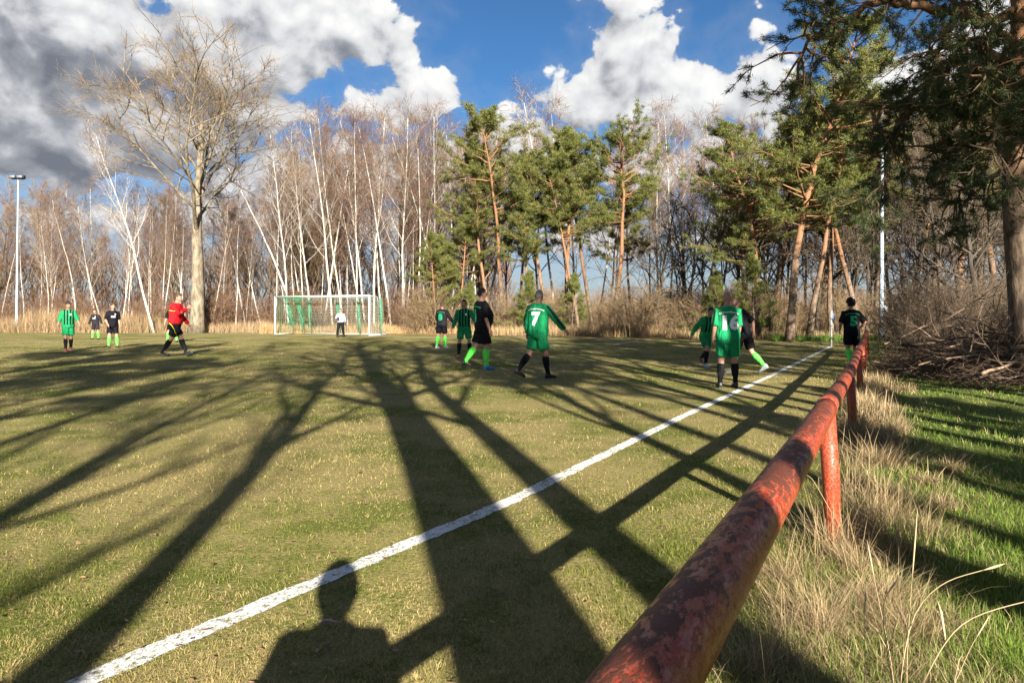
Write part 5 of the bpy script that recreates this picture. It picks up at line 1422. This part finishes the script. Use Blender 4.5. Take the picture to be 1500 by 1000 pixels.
def stalk(pts, r, label, ear=True):
    p = np.array([np.array(at(*q)) for q in pts]); u = np.linspace(0, 1, len(p)); uu = np.linspace(0, 1, 18)
    c = np.stack([np.interp(uu, u, p[:, k]) for k in range(3)], 1)
    for _ in range(4): c[1:-1] = 0.5 * c[1:-1] + 0.25 * (c[:-2] + c[2:])
    c[0, 2] = float(ground_z(c[0, 0], c[0, 1])) - 0.01
    o3 = c[0].copy(); root = empty('dry_grass_stalk', o3)
    mb = MB(); r = r * 0.62; tube(mb, c - o3, r * (1 - 0.6 * uu), 6); mb.build('stem', straw, root)
    if ear:
        mb = MB(); e = c[-5:] - o3; tube(mb, e, [r * 0.6, r * 1.5, r * 1.9, r * 1.4, r * 0.3], 6); mb.build('seed_head', straw, root)
    rr = np.random.default_rng(len(label)); mb = MB(); q, t = pick(c, 0.35); q = q - o3; d = norm(t + rr.normal(0, 0.6, 3))
    w = norm(np.cross(d, [0, 0, 1.0])) * r * 1.2
    L = rr.uniform(0.10, 0.2); m = q + d * L * 0.5; e = q + d * L - np.array([0, 0, 0.05])
    mb.add([q - w * 0.4, q + w * 0.4, m - w, m + w, e], [(0, 1, 3), (0, 3, 2), (2, 3, 4)]); mb.build('leaf', straw, root)
    tag(root, label, 'grass stalk', 'dry stalks in the verge grass')
stalk([(1312, 1060, 2.35), (1330, 900, 2.3), (1380, 850, 2.25), (1440, 835, 2.2), (1472, 825, 2.2)], 0.0035, 'long dry stalk arching right with a pale seed head')
stalk([(1325, 1060, 2.2), (1370, 960, 2.15), (1410, 905, 2.1), (1500, 880, 2.05), (1560, 870, 2.0)], 0.004, 'longest pale stalk bending out of the right edge')
stalk([(1322, 1080, 2.2), (1300, 960, 2.2), (1290, 880, 2.2), (1322, 840, 2.2)], 0.003, 'thick folded pale stalk rising from the lower edge')
stalk([(1330, 1080, 2.3), (1328, 980, 2.3), (1332, 900, 2.3), (1344, 745, 2.3)], 0.0022, 'upright thin stalk with seed head in the middle of the verge')
stalk([(1266, 1080, 2.3), (1267, 990, 2.3), (1266, 910, 2.3), (1268, 862, 2.3)], 0.0022, 'straight short stalk left of the arching stalks')
stalk([(1318, 1080, 2.4), (1305, 960, 2.4), (1285, 870, 2.4), (1270, 790, 2.5)], 0.0022, 'thin stalk leaning left towards the railing post')
stalk([(1340, 1090, 2.1), (1400, 1000, 2.1), (1420, 950, 2.1), (1450, 900, 2.1)], 0.002, 'thin stalk crossing behind the longest pale stalk')
stalk([(1292, 625, 8.2), (1296, 600, 8.2), (1299, 570, 8.2)], 0.008, 'short pale reed standing beside the dry tuft at the second post', False)
stalk([(1222, 757, 4.0), (1190, 700, 4.0), (1172, 690, 4.0)], 0.0025, 'bent stalk at the foot of the nearest post')

def reeds():
    rng = np.random.default_rng(54)
    def band(n, x0, x1, Y0, Y1, h0, h1, c0, c1, w, name, label, hmod=None, lean=0.25):
        px = rng.uniform(x0, x1, n); Y = rng.uniform(Y0, Y1, n) if not callable(Y0) else Y0(px) + rng.uniform(0, Y1, n)
        X = (px - 750) / FOC * Y; P = np.stack([X, Y, ground_z(X, Y) - 0.02], 1)
        k = 0.45 + 1.1 * VN.fbm(X * 0.45 + 5, Y * 0.6, 3)
        h = rng.uniform(h0, h1, n) * k; t = rng.random(n)
        if hmod is not None: h = h * hmod(px)
        mb = MB(); blades(mb, rng, P, h, w * rng.uniform(0.6, 1.3, n), np.clip(rng.normal(lean, 0.2, n), 0.02, 1.0), mixc(c0, c1, t), 2)
        o = mb.build(name, dry_mat, smooth=False, color=True); tag(o, label, 'dry grass', kind='stuff')
    band(24000, -160, 420, 47.6, 52.5, 0.6, 2.0, (0.20, 0.135, 0.075), (0.40, 0.29, 0.165), 0.010, 'reed_grass', 'tall straw coloured reed grass along the wood on the left', lambda x: 1 - 0.55 * sstep(x, 180, 330), 0.42)
    band(9000, 380, 720, 45.8, 47.8, 0.25, 0.8, (0.26, 0.16, 0.075), (0.50, 0.34, 0.17), 0.012, 'dry_grass', 'low brown dry grass behind the goal')
    band(9000, 690, 1010, lambda p: 43.5 - (p - 690) * 0.018, 3.5, 0.25, 0.85, (0.20, 0.14, 0.07), (0.42, 0.30, 0.16), 0.011, 'dry_grass', 'brown dry grass at the foot of the central pines')
    band(7000, 990, 1340, lambda p: 37.0 - (p - 990) * 0.008, 3.0, 0.2, 0.6, (0.17, 0.13, 0.06), (0.38, 0.28, 0.14), 0.009, 'dry_grass', 'brown dry grass between the corner flag and the trees')
    band(6000, 1130, 1300, lambda p: 34.0, 3.0, 0.15, 0.40, (0.05, 0.10, 0.014), (0.13, 0.22, 0.04), 0.009, 'green_grass', 'fresh green grass strip behind the corner flag')
    band(7000, 1300, 1620, lambda p: 15.8, 8.0, 0.1, 0.4, (0.09, 0.07, 0.03), (0.26, 0.19, 0.10), 0.006, 'dry_grass', 'dark dry grass behind the brushwood heap')
reeds()
leaf_mat = attr_material('dead_leaves', 0.7, 0.15, 0.3)
def leaves():
    rng = np.random.default_rng(55); mb = MB(); n = 700
    X, Y = screen_points(rng, n, -200, 1650, 520, 1080)
    for x, y in zip(X, Y):
        L = rng.uniform(0.009, 0.022) * (1 if y < 6 else 1.4); a = rng.uniform(0, 6.283); ca, sa = math.cos(a), math.sin(a); c = rng.uniform(-0.4, 0.9)
        prof = np.array([(-1, 0, 0), (-0.55, 0.34, 0.30), (0.1, 0.46, 0.38), (0.6, 0.28, 0.25), (1, 0, 0.1), (0.6, -0.28, 0.25), (0.1, -0.46, 0.38), (-0.55, -0.34, 0.30), (0, 0, 0)]) * L
        prof[:, 2] *= c
        v = np.stack([prof[:, 0] * ca - prof[:, 1] * sa + x, prof[:, 0] * sa + prof[:, 1] * ca + y, prof[:, 2] + float(ground_z(x, y)) + rng.uniform(0.014, 0.030)], 1)
        t = rng.random(); col = np.array([0.10, 0.05, 0.028]) * (1 - t) + np.array([0.34, 0.20, 0.12]) * t
        mb.add(v, [(8, i, (i + 1) % 8) for i in range(8)], col)
    o = mb.build('fallen_leaves', leaf_mat, smooth=False, color=True); tag(o, 'scattered brown dead leaves on the grass', 'leaves', kind='stuff')
leaves()
mb = MB(); p0 = np.array(gnd(482, 919)); tube(mb, [(-0.045, 0.0, 0.03), (-0.01, 0.006, 0.034), (0.03, -0.004, 0.03), (0.055, -0.008, 0.028)], [0.0055, 0.007, 0.0065, 0.003], 7)
tube(mb, [(0.0, 0.002, 0.03), (0.012, 0.012, 0.04)], [0.004, 0.002], 5)
o = mb.build('stick', plain('pinkish_stick', (0.32, 0.22, 0.19), 0.8, 0.2, 0.3, 60)); o.location = p0; tag(o, 'short bare stick lying in the shadow of the photographer', 'stick')
